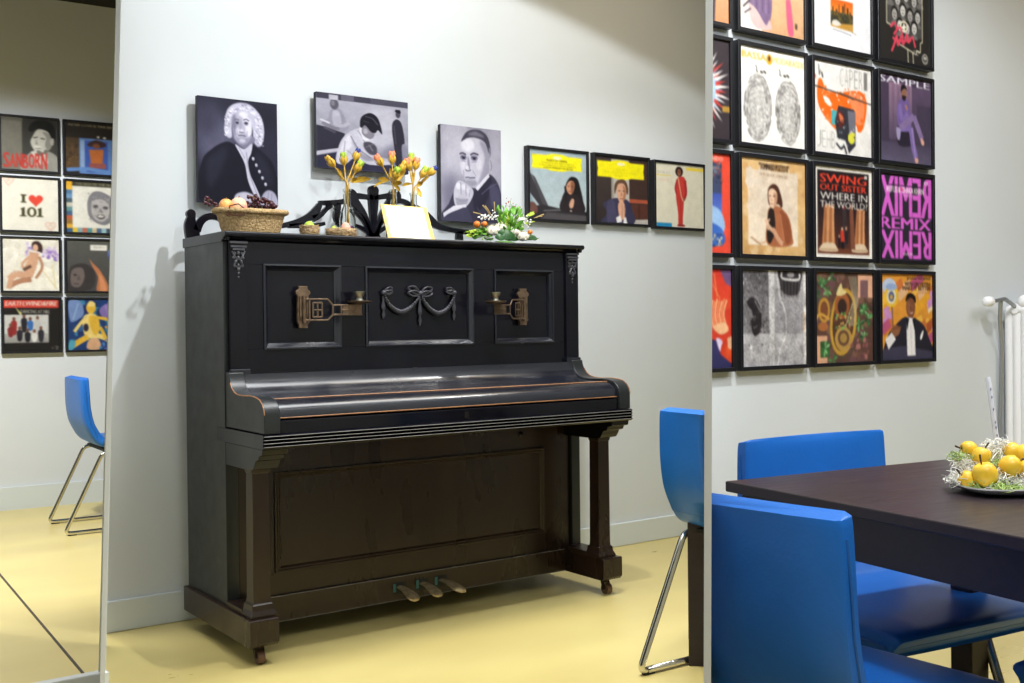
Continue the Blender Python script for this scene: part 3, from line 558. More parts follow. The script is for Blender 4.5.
def art_band():
    a = Art('#1e1c1b'); a.rect(0, 1, 98, 17, '#c13a30'); a.text('EARTH,WIND&FIRE', 3, 4, 96, 14, '#d8d2c4', .02, shear=.2); a.text('DANCING AT FIRE', 30, 20, 82, 27, '#b9b4a8', .01, slope=1.4)
    a.poly([(20, 14), (32, 28), (30, 32)], '#d8d68a'); a.rect(1, 30, 80, 84, '#c3c2be'); a.grad(1, 66, 80, 84, '#a9a8a4', '#8d8c88')
    for x, y, c, h in ((18, 38, '#8d2c2c', 30), (36, 33, '#23222a', 30), (47, 38, '#3566a8', 22), (60, 36, '#b9b7b4', 26), (28, 56, '#26242c', 24), (42, 60, '#1f1e24', 22), (66, 56, '#2c2a32', 26), (54, 62, '#d2d0cc', 20), (12, 50, '#7a2a2c', 22)):
        a.ell(x, y, 2.8, 3.8, '#6f4a3c'); a.blob([(x-5, y+6), (x, y+3), (x+5, y+6), (x+5, y+h*.6), (x+3, y+h), (x-3, y+h), (x-5, y+h*.6)], c)
    a.line([(10, 60), (22, 66)], 2, '#8d2c2c'); a.speck(12, 84, 84, 98, 98, 1.8, ['#4f4a44', '#8d8678'], seed=81); return a
def art_yellow_figure():
    a = Art('#223c6c'); a.speck(90, 0, 0, 100, 100, 10, ['#1f3a6e', '#2f5a8e', '#1c2c50', '#3a7a9c', '#27305e'], seed=91); a.blob([(2, 4), (24, 4), (30, 30), (12, 44), (4, 40)], '#6f86b4'); a.blob([(60, 20), (78, 8), (82, 36), (66, 36)], '#7d6aa4'); a.line([(20, 8), (10, 40)], 2, '#93b0cc'); a.line([(72, 12), (76, 34)], 1.6, '#a08cc0')
    Y = '#d8ac3c'; P = '#e2c878'
    a.ell(44, 17, 9, 12, Y); a.blob([(38, 8), (44, 3), (52, 8), (50, 14), (40, 14)], P); a.blob([(30, 34), (44, 28), (56, 34), (60, 54), (54, 76), (34, 74), (28, 54)], P); a.blob([(40, 34), (56, 36), (60, 54), (54, 72), (44, 60)], Y); a.ell(34, 56, 5, 8, '#2f2a38')
    a.line([(56, 36), (74, 40), (92, 46)], 6, Y, True); a.line([(32, 38), (22, 50), (12, 64)], 6, P, True); a.line([(38, 74), (20, 84), (8, 92)], 11, Y, True); a.line([(54, 72), (72, 78), (84, 90)], 10, P, True); a.line([(50, 70), (60, 56), (72, 80)], 7, Y, True); a.line([(90, 46), (98, 38)], 2.6, '#5d9a9c'); a.line([(70, 54), (96, 70)], 4, '#c98a4c', True); a.blob([(40, 80), (56, 78), (62, 98), (36, 98)], '#cfa27c'); a.blob([(4, 80), (14, 84), (10, 98), (0, 98)], '#4f9ab0'); a.speck(20, 60, 80, 98, 98, 4, ['#3a8ab0', '#1f3a6e', '#5a6ab0'], seed=92); return a

def banner(a, x0, y0, x1, y1, lines):
    c = '#f1e518'; m = (x0+x1)/2
    a.poly([(x0, y0), (m-20, y0), (m-9, y0-2.5), (m+9, y0-2.5), (m+20, y0), (x1, y0), (x1, y0+5), (x1-1.2, (y0+y1)/2), (x1, y1-5), (x1, y1), (m+20, y1), (m+9, y1+2.5), (m-9, y1+2.5), (m-20, y1), (x0, y1), (x0, y1-5), (x0+1.2, (y0+y1)/2), (x0, y0+5)], c)
    a.ell(m, y0+3, 8, 2.6, '#eee9b8')
    for t, u0, u1, v0, v1, col in lines: a.text(t, u0, v0, u1, v1, col, .02)
def art_dark_haired_woman():
    a = Art('#a9b8c0'); a.grad(0, 0, 100, 100, '#9eb0ba', '#b9c6c9'); a.poly([(0, 30), (8, 46), (26, 80), (20, 84), (0, 62)], '#37343a'); a.poly([(4, 36), (10, 40), (32, 80), (24, 82)], '#4a474c'); a.poly([(0, 62), (12, 82), (0, 84)], '#8ea2ad')
    a.poly([(0, 84), (22, 79), (56, 84), (100, 86), (100, 100), (0, 100)], '#2c292d'); a.line([(24, 88), (60, 85)], 1.2, '#8d8a8c'); a.blob([(0, 78), (10, 78), (14, 90), (0, 96)], '#6a4640'); a.poly([(30, 90), (100, 92), (100, 100), (20, 100)], '#4d494c')
    banner(a, 5, 7, 92, 27, (('MUSICA DA CAMERA', 30, 66, 12.5, 15.6, '#5d5a10'), ('CONCERTO PER PIANOFORTE E', 20, 78, 17, 19, '#8a861a'), ('ORCHESTRA SINFONICA', 18, 82, 20.4, 22.4, '#8a861a'), ('LONDON SYMPHONY ORCHESTRA', 24, 76, 23.6, 26, '#5d5a10')))
    a.blob([(62, 84), (56, 70), (62, 56), (64, 46), (72, 36), (84, 38), (90, 54), (94, 70), (96, 86)], '#1b171a'); a.blob([(54, 86), (58, 66), (72, 62), (86, 64), (94, 86)], '#2a2226'); a.blob([(64, 50), (70, 42), (78, 43), (78, 54), (72, 62), (66, 58)], '#c48f70'); a.blob([(72, 44), (79, 44), (78, 55), (73, 61)], '#8a5a44'); a.line([(67, 50), (70, 49.4)], 1, '#2a1c1c'); a.line([(73.4, 50), (76.6, 50)], 1, '#2a1c1c'); a.line([(68, 57), (72, 57.4)], 1, '#8d3c38'); a.blob([(69, 76), (74, 68), (78, 70), (76, 80), (71, 82)], '#cfa084'); a.line([(62, 50), (64, 74)], 3, '#1b171a'); a.ell(72, 86, 2, 1.2, '#cfc8c4'); return a
def art_praying_man():
    a = Art('#3a2e2c'); a.grad(0, 0, 30, 100, '#453a36', '#2e2727'); a.rect(30, 0, 64, 70, '#b8b4ac'); a.rect(30, 26, 34, 66, '#9a968e'); a.rect(64, 0, 100, 60, '#3f2e2a'); a.rect(64, 62, 100, 68, '#a8523a'); a.rect(68, 70, 100, 92, '#55322a'); a.rect(82, 70, 84, 92, '#3a2420'); a.poly([(70, 94), (100, 92), (100, 100), (70, 100)], '#bdb6ae'); a.rect(0, 0, 100, 3, '#2a2222')
    a.blob([(14, 72), (30, 64), (42, 62), (60, 64), (68, 76), (72, 100), (12, 100), (22, 86)], '#383650'); a.blob([(22, 70), (34, 66), (40, 90), (34, 100), (22, 100)], '#474460')
    banner(a, 4, 7, 93, 31, (('CONCERTI', 34, 62, 17, 19.6, '#dcd010'), ('PIANOFORTE E ORCHESTRA', 18, 80, 22, 24.6, '#dcd010'), ('BERLINER', 36, 60, 26.4, 28.6, '#dcd010')))
    a.blob([(36, 56), (36, 42), (44, 34), (56, 34), (62, 46), (60, 56), (54, 44), (42, 44)], '#5d4232'); a.blob([(40, 48), (44, 40), (54, 40), (58, 50), (56, 62), (48, 70), (42, 62)], '#d3a184'); a.blob([(52, 42), (58, 50), (56, 62), (50, 69), (53, 55)], '#aa7557'); a.line([(43, 51), (47, 50.6)], 1, '#3a2620'); a.line([(51, 50.6), (55, 51)], 1, '#3a2620'); a.poly([(49, 52), (51, 58), (47, 58)], '#b07c5e'); a.line([(46, 62.4), (52, 62.6)], 1, '#8a4a3c')
    a.blob([(42, 74), (47, 66), (53, 68), (56, 78), (54, 92), (46, 94)], '#d8a488'); a.line([(50, 68), (50, 92)], .9, '#8a5a44'); a.line([(54, 72), (55, 90)], .8, '#b07a5e'); a.poly([(38, 92), (46, 88), (50, 98), (40, 100)], '#e8e4e2'); a.poly([(53, 92), (57, 90), (60, 100), (52, 100)], '#e8e4e2'); return a
def art_red_suit():
    a = Art('#e2ddc9'); a.grain = .2; a.line([(0, 19), (32, 18.6)], 1.6, '#e2cf6a'); a.rect(64, 3, 100, 8, '#ecd24a'); a.text('SOLO', 4, 12, 30, 16.4, '#b9b6b4', .02); a.text('VOICE', 8, 24, 28, 28, '#e3c2ac', .01); a.rect(2, 94, 33, 100, '#2a8ec2'); a.text('DISCOTECA', 6, 95.6, 28, 98.6, '#1a6a9a')
    C = '#c83f3a'; D = '#a82f30'
    a.blob([(42, 50), (46, 42), (58, 44), (58, 64), (56, 84), (55, 96), (47, 96), (46, 76)], C); a.blob([(44, 24), (50, 19), (60, 20), (63, 34), (63, 48), (56, 52), (44, 46), (41, 36)], C); a.line([(61, 24), (63, 44), (59, 54)], 5, D, True); a.line([(45, 24), (41, 38), (44, 48)], 3.4, D, True); a.line([(47, 22), (53, 50), (57, 58)], 2, '#e0b08a'); a.line([(51, 54), (53, 94)], 1, D)
    a.ell(49, 11, 8, 8, '#2a1c1a'); a.ell(49, 12.4, 4.2, 5.4, '#8a5844'); a.ell(47.4, 11.6, .9, .6, '#1c1110'); a.ell(50.6, 11.6, .9, .6, '#1c1110'); a.line([(47.6, 15), (50.6, 15)], .9, '#c8504a'); a.line([(49, 17), (49, 20)], 3, '#8a5844'); a.ell(59, 55, 2, 2.6, '#8a5844'); a.blob([(46, 95), (57, 95), (60, 98), (46, 98.6)], '#9a2c2c'); return a

def art_white_wig():
    a = Art('#2a2a3a'); a.gain = .93; a.grain = .3; R = random.Random(4)
    a.soften(16).ell(20, 40, 26, 24, '#5b5a72').ell(12, 22, 14, 18, '#3c3b4e').ell(84, 14, 18, 14, '#22222e')
    a.soften(2).blob([(4, 100), (4, 64), (16, 50), (36, 41), (52, 46), (66, 42), (86, 52), (97, 66), (102, 102)], '#191a25'); a.soften(6).blob([(10, 62), (24, 50), (36, 46), (30, 66), (14, 86)], '#262735').blob([(70, 50), (86, 58), (94, 80), (80, 74)], '#252634')
    a.soften(1.6).blob([(33, 25), (37, 10), (50, 3), (66, 4), (79, 14), (83, 28), (80, 41), (74, 43), (69, 38), (68, 26), (60, 15), (47, 15), (42, 26), (42, 36), (37, 37), (33, 32)], '#bdbbd0')
    a.soften(.8)
    for i in range(150):
        t = R.uniform(0, PI); x, y = 57+23*math.cos(t)*R.uniform(.72, 1.02), 24-20*math.sin(t)*R.uniform(.75, 1.0)
        if i > 80: x, y = R.choice([(76, 30), (77, 36), (36, 28)]); x += max(-4, min(4, R.gauss(0, 2.4 if x > 50 else 1.3))); y += max(-7, min(7, R.gauss(0, 4)))
        a.line([(x-1.6, y-1), (x, y+.6), (x+1.4, y-.4)], .8, R.choice(['#e6e4f0', '#9d9bb2', '#d2d0e0', '#85839a', '#f0eef6']))
    a.soften(3).blob([(46, 40), (58, 47), (70, 40), (69, 34), (45, 34)], '#77758c')
    a.soften(2).ell(55, 26, 12.4, 16.6, '#aaa7bb'); a.soften(4).blob([(43, 30), (42, 18), (46, 14), (48, 24), (46, 36)], '#807e94').blob([(58, 14), (66, 18), (67, 28), (64, 36), (60, 28), (56, 20)], '#dcdae8').ell(57, 13.5, 6, 3, '#dddbe8').ell(49.6, 29.6, 2.6, 2.6, '#cfcddd').ell(62, 29.5, 3.4, 2.6, '#d9d7e4')
    a.soften(2).blob([(46, 35), (50, 40.5), (58, 42.5), (65, 37), (67, 32), (62, 36), (52, 37)], '#8f8da2').ell(55, 39, 4, 2, '#bcb9cb')
    a.soften(1.2).line([(45, 19.8), (48, 18.6), (51.4, 19.6)], 1.3, '#6a687c').line([(56.4, 19.2), (60, 17.8), (64, 19.4)], 1.3, '#6a687c').ell(48.6, 22, 3, 1.8, '#7d7b92').ell(60, 21.8, 3.2, 1.8, '#7d7b92')
    a.soften(.7).ell(48.8, 22.2, 1.8, .9, '#2c2a38').ell(60, 22, 1.9, .9, '#2c2a38').line([(46.4, 24), (51, 24)], .6, '#8d8ba0').line([(57.6, 24), (62.6, 23.8)], .6, '#8d8ba0')
    a.soften(1.6).line([(53.4, 20), (52.4, 28)], 1.4, '#918fa4').ell(54.6, 29.4, 2.4, 1.5, '#d4d2e0'); a.soften(.8).line([(51.4, 30.9), (57, 31)], 1, '#67657a').line([(50, 34.3), (54.6, 33.9), (59.4, 34.4)], 1.1, '#5d5b70'); a.soften(1.4).line([(51.4, 36.2), (58, 36.2)], 1, '#9a98ac').line([(48.4, 29), (49, 34)], .8, '#9a98ac').line([(61.4, 29), (60.8, 34)], .8, '#a3a1b4')
    a.soften(1.4).blob([(46, 43), (57, 47), (67, 41), (66, 50), (62, 58), (64, 70), (70, 80), (77, 93), (71, 93), (62, 78), (58, 62), (52, 52)], '#c3c1d3'); a.soften(1).line([(60, 50), (62, 64), (66, 76), (73, 90)], 1, '#8a889c', True).line([(50, 45), (58, 56)], 1, '#9a98ac')
    for i in range(5): a.soften(.9).ell(68.5+i*3.9, 55.5+i*6, 1.7, 1.7, '#a4a2b6').ell(68+i*3.9, 55+i*6, .8, .8, '#d8d6e4')
    a.soften(1.6).blob([(80, 90), (88, 85), (97, 89), (99, 101), (78, 101)], '#a5a3b8').blob([(46, 91), (58, 88), (70, 92), (66, 98), (46, 97)], '#b9b7c8'); a.soften(1).line([(88, 86), (86, 97)], .8, '#7f7d92').line([(92, 88), (91, 97)], .8, '#7f7d92'); return a
def art_bent_boy():
    a = Art('#a3a2b1'); a.gain = .93; a.grad(0, 8, 100, 100, '#a5a4b3', '#83828f'); a.soften(10).ell(70, 40, 22, 30, '#b4b3c0').ell(90, 80, 20, 20, '#77768a'); a.soften(.6).rect(0, 0, 100, 8, '#3d3b4a').rect(26, 0, 40, 8, '#625f70').rect(58, 0, 100, 8, '#4a4857')
    a.soften(1.4).poly([(-5, 43), (14, 46), (30, 52), (26, 74), (-5, 81)], '#2c2b38').poly([(-5, 80), (24, 72), (24, 75.6), (-5, 85)], '#b3b1bf').poly([(-5, 86), (24, 77), (90, 92), (105, 92), (105, 105), (-5, 105)], '#2b2b40')
    a.soften(1.6).blob([(12, 34), (15, 23), (20, 19), (26, 21), (31, 34), (34, 44), (26, 50), (12, 46), (6, 42)], '#8b8999').blob([(17, 24), (24, 24), (26, 40), (18, 42)], '#a9a7b6').ell(19, 14, 4.6, 7.4, '#55525f').ell(17.6, 13, 2, 3.6, '#77747f'); a.soften(.9).rect(13.4, 2, 23, 8.4, '#b3b1be').line([(6, 40), (18, 46), (24, 46)], 4, '#75727f', True).line([(20, 42), (28, 42), (35, 37)], 4, '#a9a7b5', True).line([(4, 36), (14, 40)], 2, '#c9c7d2').line([(8, 46), (20, 52)], 3, '#4a4755')
    a.soften(1.4).blob([(20, 90), (25, 64), (34, 50), (44, 43), (52, 42), (60, 56), (64, 78), (80, 84), (77, 89), (56, 91), (40, 84), (30, 93)], '#b9b7c5'); a.soften(3).blob([(24, 84), (28, 64), (36, 52), (36, 70)], '#d0ced9').blob([(44, 48), (54, 50), (58, 70), (50, 66)], '#c9c7d3').blob([(36, 56), (46, 74), (62, 84), (48, 84)], '#8f8d9d'); a.soften(1).line([(36, 54), (44, 70), (58, 82)], 1.2, '#6f6d7d', True).line([(30, 62), (28, 84)], 1, '#8f8d9c').line([(44, 46), (50, 58), (52, 66)], 1, '#7f7d8c', True).line([(32, 74), (40, 82)], .9, '#8f8d9c'); a.soften(1).blob([(46, 42), (54, 45), (56, 56), (50, 58), (47, 50)], '#dcdae4')
    a.soften(1.2).blob([(48, 48), (50, 36), (60, 40), (62, 50), (58, 56), (52, 54)], '#7d7986'); a.soften(2).ell(52, 46, 2.4, 4, '#a6a2ad'); a.soften(1.4).blob([(46, 38), (48, 27), (57, 20.5), (65, 25), (69, 36), (70.5, 48), (66, 43), (63, 47), (58, 46), (52, 38), (48, 42)], '#1d1b25'); a.soften(1.2).line([(52, 26), (60, 28), (66, 36)], 1.4, '#4a4853', True).line([(50, 32), (56, 34)], 1, '#403e49')
    a.soften(1.6).blob([(50, 62), (57, 60), (64, 66), (64, 76), (57, 77), (51, 70)], '#45424e').line([(56, 64), (60, 72)], 1.4, '#77747f').line([(52, 68), (62, 62)], 1, '#6a6772'); a.soften(1).line([(62, 80), (72, 82), (80, 84)], 4, '#a9a6b3', True)
    a.soften(1.2).blob([(81.6, 40), (83, 29), (88, 25), (93, 32), (96, 56), (92.6, 62), (93, 93), (86, 94), (84, 66)], '#2d2b37').ell(88.6, 18.4, 2.8, 4.8, '#45424e').poly([(85, 15), (86, 11.6), (91, 11.6), (92, 15.6), (90.6, 17)], '#1d1b25').line([(84, 34), (86, 60)], 1, '#4a4854').line([(83, 96), (96, 97)], 1.4, '#4a485c'); return a
def art_chin_on_fist():
    a = Art('#8f8c9c'); a.gain = .92; a.grain = .3; a.soften(16).ell(22, 24, 34, 30, '#b4b1bf').ell(92, 30, 12, 40, '#a3a0ae').ell(16, 72, 14, 20, '#6f6c80')
    a.soften(1.6).blob([(0, 102), (12, 82), (26, 66), (60, 62), (78, 48), (94, 57), (102, 78), (102, 102)], '#363445'); a.soften(4).blob([(52, 72), (66, 60), (80, 50), (84, 62), (70, 82), (56, 90)], '#292736').blob([(80, 60), (96, 64), (98, 90), (84, 84)], '#45435a'); a.soften(1).line([(66, 70), (80, 62), (94, 57)], 1, '#55526a', True).line([(58, 84), (72, 98)], 1, '#4a475c')
    a.soften(1.6).blob([(28.6, 30), (30, 18), (40, 8), (58, 5), (76, 11), (83, 26), (82, 43), (75, 53), (62, 62), (48, 63), (37, 53), (31, 43)], '#b9b6c4')
    a.soften(5).blob([(64, 14), (78, 18), (83, 32), (80, 46), (70, 56), (60, 61), (68, 44), (72, 30)], '#8f8c9c').ell(44, 19, 11, 7, '#d9d6e1').ell(62, 38, 5, 6, '#c9c6d2').ell(36, 40, 4, 5, '#cecbd7').blob([(40, 56), (54, 55), (60, 60), (48, 63)], '#8d8a99')
    a.soften(2).blob([(33, 16), (42, 5.6), (58, 1.6), (73, 5), (80, 13), (82.4, 26), (79, 25), (74, 16), (66, 12), (54, 10.6), (43, 12)], '#3f3c4a').line([(80, 20), (82, 30)], 2, '#7d7a8a'); a.soften(4).blob([(44, 8), (58, 4), (72, 9), (60, 9)], '#716e7d')
    a.soften(1.2).blob([(80, 32), (85.6, 28.6), (87, 40), (82.6, 48), (79.4, 42)], '#a19eac').line([(82, 33), (84, 40), (81.6, 44)], 1, '#716e7c', True)
    a.soften(1.6).ell(36.6, 32.6, 5.4, 3, '#77748a').ell(54.6, 32.2, 6, 3.2, '#77748a'); a.soften(1).line([(30.4, 29.4), (35, 28), (41, 29.4)], 1.9, '#3f3d4a', True).line([(48, 29.4), (54, 27.2), (61.6, 28.6)], 2, '#3f3d4a', True); a.soften(.7).ell(37, 33, 2.5, 1.2, '#24222e').ell(54.6, 32.8, 2.7, 1.3, '#24222e').line([(33, 31.8), (40.6, 32)], .7, '#2c2a36').line([(50, 31.6), (59, 31.4)], .7, '#2c2a36'); a.soften(1).line([(33, 36.4), (40, 36.8)], .8, '#85829a').line([(50, 36.8), (59, 36)], .8, '#85829a')
    a.soften(1.8).blob([(43.6, 32), (46, 33), (47.6, 42), (46, 45), (43.4, 40)], '#8a8797').ell(42.6, 43, 2.6, 2.2, '#d2cfda'); a.soften(.9).line([(39.6, 45.2), (44, 46.4), (49, 45)], 1.3, '#5d5a6a', True); a.soften(1.2).line([(39.4, 53.6), (45, 52.8), (47, 53.4), (56, 52.8)], 1.4, '#55526a', True).line([(41, 56.2), (53, 56)], 1.2, '#a3a0ae').line([(36.4, 46), (37.6, 54)], 1, '#8f8c9c').line([(51.6, 45.4), (57.6, 51.6)], 1, '#8f8c9c')
    a.soften(1.4).blob([(21.6, 65), (27, 58), (34, 57.6), (42, 60.4), (52, 66), (50.6, 74), (40, 84), (24, 84.4), (20, 75)], '#b5b2bf'); a.soften(2.4).ell(28, 63, 4, 3.4, '#d4d1dc').ell(36.6, 63.6, 3.6, 3.2, '#cfccd7').ell(44.4, 67, 3.4, 3, '#c4c1cd').blob([(24, 76), (34, 76), (44, 76), (38, 83), (26, 83)], '#94919f'); a.soften(.9).line([(31.6, 59), (32.4, 72)], .9, '#77748a').line([(40, 61), (40.4, 73)], .9, '#77748a').line([(47, 66), (45.6, 74)], .8, '#85829a').line([(23, 76), (34, 78.6), (44, 76.6)], .9, '#85829a', True)
    a.soften(1).poly([(3, 92), (20, 84), (40, 81.6), (40.6, 86), (22, 90), (4, 98.4)], '#cfccd8').blob([(3, 102), (7, 94.6), (26, 88), (42, 85.6), (48, 102)], '#403e52').poly([(56, 64), (78, 47.4), (80, 50.6), (60, 66.4)], '#c9c6d2'); return a
# ------------------------------------------------------------------ the setting
def struct(name, mb, m, **k):
    o = mb.build(name, m, **k); o['kind'] = 'structure'; return o
WY = .10                      # face of the wall behind the piano
RY = -1.406                    # face of the wall with the big record grid
HC = 2.96
PL_A = ray(709, 120); PL_B = ray(707.6, 600); N1 = PL_A.cross(PL_B).normalized()       # plane of the mirror edge panel
if N1.dot(rt) < 0: N1 = -N1
PR_A = ray(118, 20); PR_B = ray(103, 660); N2 = PR_A.cross(PR_B).normalized()
if N2.dot(rt) < 0: N2 = -N2
def on(Np, d, z, px):
    """point of the panel plane at view depth d and height z"""
    h = ray(px, 331); h = Vector((h.x, h.y, 0)); p = CAM + h*d; p.z = z
    s = Np.dot(p-CAM); k = Np.dot(rt); return p - rt*(s/k)
def slab(Np, d0, d1, z0, z1, th, px):
    m = MB(); R = []
    for d in (d0, d1):
        R.append([on(Np, d, z, px) + rt*s*th/2 for z, s in ((z0, -1), (z0, 1), (z1, 1), (z1, -1))])
    return m.rings(R)
struct('floor', MB().box(-4.5, 5.2, -6.6, 4.6, -.08, 0), FLOOR)
struct('ceiling', MB().box(-4.5, 5.2, -6.6, 4.6, HC, HC+.08), CEIL)
PANE = mat('slim_panel', '#c4c6c2', .45, bump=.01, bscale=60)
struct('mirror_edge_panel', slab(N1, 1.36, 3.31, 0, 2.3, .0092, 709), PANE)  # thin panel built in place of a mirror's edge
wp = struct('wall_piano', MB().box(-.6, 4.2, WY, WY+.12, 0, HC), WALL)
wb = struct('baseboard_piano', MB().box(-.6, 2.9, WY-.014, WY, 0, .108), BASEB, bevel=.004)
wr = struct('wall_records', MB().box(.9, 5.2, RY, RY+.10, 0, HC), WALL)
wq = struct('baseboard_records', MB().box(.9, 5.2, RY-.014, RY, 0, .10), BASEB, bevel=.004)
for o_, n_ in ((wp, -N2), (wb, -N2), (wr, -N1), (wq, -N1)): clip(o_, CAM, n_)
struct('wall_front', MB().box(-4.5, 5.2, -6.7, -6.6, 0, HC), WALLD)
struct('wall_right', MB().box(5.2, 5.3, -6.6, 4.6, 0, HC), WALLD)
struct('wall_left', MB().box(-4.6, -4.5, -6.6, 4.6, 0, HC), WALLD)
# the mirror's reflection, built as a real room behind its frame
YL, AL = 3.0152, -.0412
def lw(s, off, z): return (0.0166+s*math.cos(AL)+off*math.sin(AL), YL+.03+s*math.sin(AL)-off*math.cos(AL), z)
m = MB(); m.rings([[lw(-4, 0, 0), lw(-4, -.1, 0), lw(-4, -.1, HC), lw(-4, 0, HC)], [lw(5.3, 0, 0), lw(5.3, -.1, 0), lw(5.3, -.1, HC), lw(5.3, 0, HC)]])
struct('wall_back', m, WALL)
m = MB(); m.rings([[lw(-4, 0, 0), lw(-4, .014, 0), lw(-4, .014, .13), lw(-4, 0, .13)], [lw(5, 0, 0), lw(5, .014, 0), lw(5, .014, .13), lw(5, 0, .13)]])
struct('baseboard_back', m, BASEB)
struct('wall_passage', slab(N2, 2.62, 3.6, 0, HC, .012, 110), WALL)
# mirror frame built as an open one: slim leaning post and low sill
YP = -.66
def opx(px, py, dy=0): return at_y(px, py, YP+dy)
b0, b1 = opx(98.4, 672), opx(105.9, 672); t0, t1 = opx(115.9, 0), opx(120.6, 0)
def ext(a, b, z): return a + (b-a)*((z-a.z)/(b.z-a.z))
m = MB(); m.rings([[ext(b0, t0, z), ext(b1, t1, z), ext(b1, t1, z)+Vector((0, .03, 0)), ext(b0, t0, z)+Vector((.012, .03, 0))] for z in (.0, HC)])
struct('mirror_frame_post', m, PANEL)
e1 = opx(109.3, 675, -.012)
struct('mirror_frame_sill', MB().box(-1.9, e1.x, YP-.012, YP+.02, 0, .103), PANEL, bevel=.004)
struct('wall_opening_left', MB().box(-4.5, -1.9, YP, YP+.1, 0, HC), WALL)
a, b = at_z(-20, 551, 0), at_z(84, 674.5, 0); d = (b-a).normalized(); n = Vector((-d.y, d.x, 0))*.0045
m = MB(); m.rings([[p+n, p-n, p-n+Vector((0, 0, .0012)), p+n+Vector((0, 0, .0012))] for p in (a+(a-b)*1.2, b+d*.25)])
struct('trim_floor_joint', m, JOINT)

# ------------------------------------------------------------------ framed sleeves
def framed(art, label, group, loc, rz=0, W=.326, H=.3245, dep=.028, bw=.0125, cat='framed record', n=150):
    """loc = lower left back corner on the wall"""
    t = empty('framed_record_cover', loc, rz, label, cat, group)
    m = MB()
    o = [(0, 0), (W, 0), (W, H), (0, H)]; i = [(bw, bw), (W-bw, bw), (W-bw, H-bw), (bw, H-bw)]
    def P(q, y): return [(x, y, z) for x, z in q]
    m.rings([P(o, 0), P(o, -dep), P(i, -dep), P(i, -dep+.007), P([(x, z) for x, z in i], -.004)], True, False)
    m.f([m.v(p) for p in P(o, 0)])
    m.build('frame', FRAME, t, bevel=.0012, seg=1)
    art.build('cover_print', t, W-2*bw, H-2*bw, (bw, -dep+.008, bw), PRINT, n)
    return t
G1 = 'record covers on the near wall grid'; G2 = 'record covers in the far room'; G3 = 'record covers beside the portraits'
OX, OZ, PC, PRW = .8959, 2.2601, .349, .3484
right = [[(art_tan_edge, 'tan record cover with dark figure edge, cut by top frame, leftmost of top row'), (art_two_figures, 'tan record cover with a man in a violet grey shirt and a thin pink figure'), (art_skyline, 'white record cover with a small orange skyline picture in its middle'), (art_crowd, 'black record cover with grey crowd faces, red scrawl and round badge')],
 [(art_starburst, 'record cover with a white, red and yellow starburst on dark ground'), (art_fingerprints, 'white record cover with two large grey fingerprints under yellow lettering'), (art_orange_splash, 'white record cover with orange paint splash and thin scratched letters'), (art_purple_suit, 'dark violet record cover reading SAMPLE above a seated person in purple suit')],
 [(art_red_border, 'red bordered record cover with a blue sea scene, beside the mirror edge'), (art_parchment, 'tan parchment record cover with a long-haired person in a brown coat'), (art_pillars, 'black record cover with red and white lettering above two tan columns'), (art_remix, 'black record cover filled with pink mirrored REMIX lettering')],
 [(art_red_hand, 'red record cover with pale rippling hand shape and violet ball'), (art_rain_texture, 'grey black and white record cover with rainy texture and dark brush shape'), (art_brass_garden, 'record cover with golden brass loops among green leaves'), (art_tuxedo, 'orange record cover with smiling person in black tuxedo beside yellow microphone')]]
clips_right = []
for r_, row in enumerate(right):
    for c_, (fn, lab) in enumerate(row):
        t = framed(fn(), lab, G1, (OX+c_*PC, RY, OZ-r_*PRW-.3245+(-.006 if r_ == 1 else -.002)), 0, .3275)
        if c_ == 0: clips_right.append(t)
left = [[(art_grey_head, 'grey record cover with dark-haired man and tall red letters'), (art_blue_orange, 'dark record cover with blue window and orange shape, far room top row')],
 [(art_heart, 'cream record cover reading I heart 101'), (art_grey_face, 'white record cover with large grey face and coloured strip border')],
 [(art_reclining, 'pale record cover with a reclining figure and lilac flowers'), (art_dark_arm, 'dark grey record cover with white label and an orange arm')],
 [(art_band, 'black record cover with red banner above a group of standing people'), (art_yellow_figure, 'blue painted record cover with a pale yellow winged figure')]]
for r_, row in enumerate(left):
    for c_, (fn, lab) in enumerate(row):
        p = Vector(lw(c_*.3456, .0, 2.2637-r_*.3476-.325))
        framed(fn(), lab, G2, p, AL, n=110)
for fn, lab, x0, z0 in ((art_dark_haired_woman, 'record cover with yellow banner and dark-haired woman at a piano', 1.562, 1.486), (art_praying_man, 'record cover with yellow banner and man with clasped hands', 1.938, 1.487), (art_red_suit, 'cream record cover with a standing person in red suit', 2.31, 1.483)):
    framed(fn(), lab, G3, (x0, WY, z0), 0, .347, .3275, .028)
def canvas(art, label, x0, x1, z0, z1, yf):
    t = empty('portrait_canvas', (x0, WY, z0), 0, label, 'picture', 'unframed canvases above the piano')
    W, H = x1-x0, z1-z0; dep = WY-yf
    bx('stretcher', CANVAS, t, 0, W, -dep+.0005, -dep+.022, 0, H, bevel=.0015)
    bx('wall_spacer', CANVAS, t, W*.2, W*.8, -dep+.022, .002, H*.2, H*.8)
    art.build('canvas_print', t, W, H, (0, -dep, 0), PRINTM, 180)
canvas(art_white_wig(), 'dark unframed portrait of a man in a white wig and black coat', .087, .388, 1.484, 1.860, .045)
canvas(art_bent_boy(), 'wide grey unframed photograph of a boy in white shirt bent over a piano', .549, .95, 1.641, 1.927, .05)
canvas(art_chin_on_fist(), 'grey unframed portrait of a man resting chin on fist', 1.103, 1.404, 1.464, 1.858, .05)

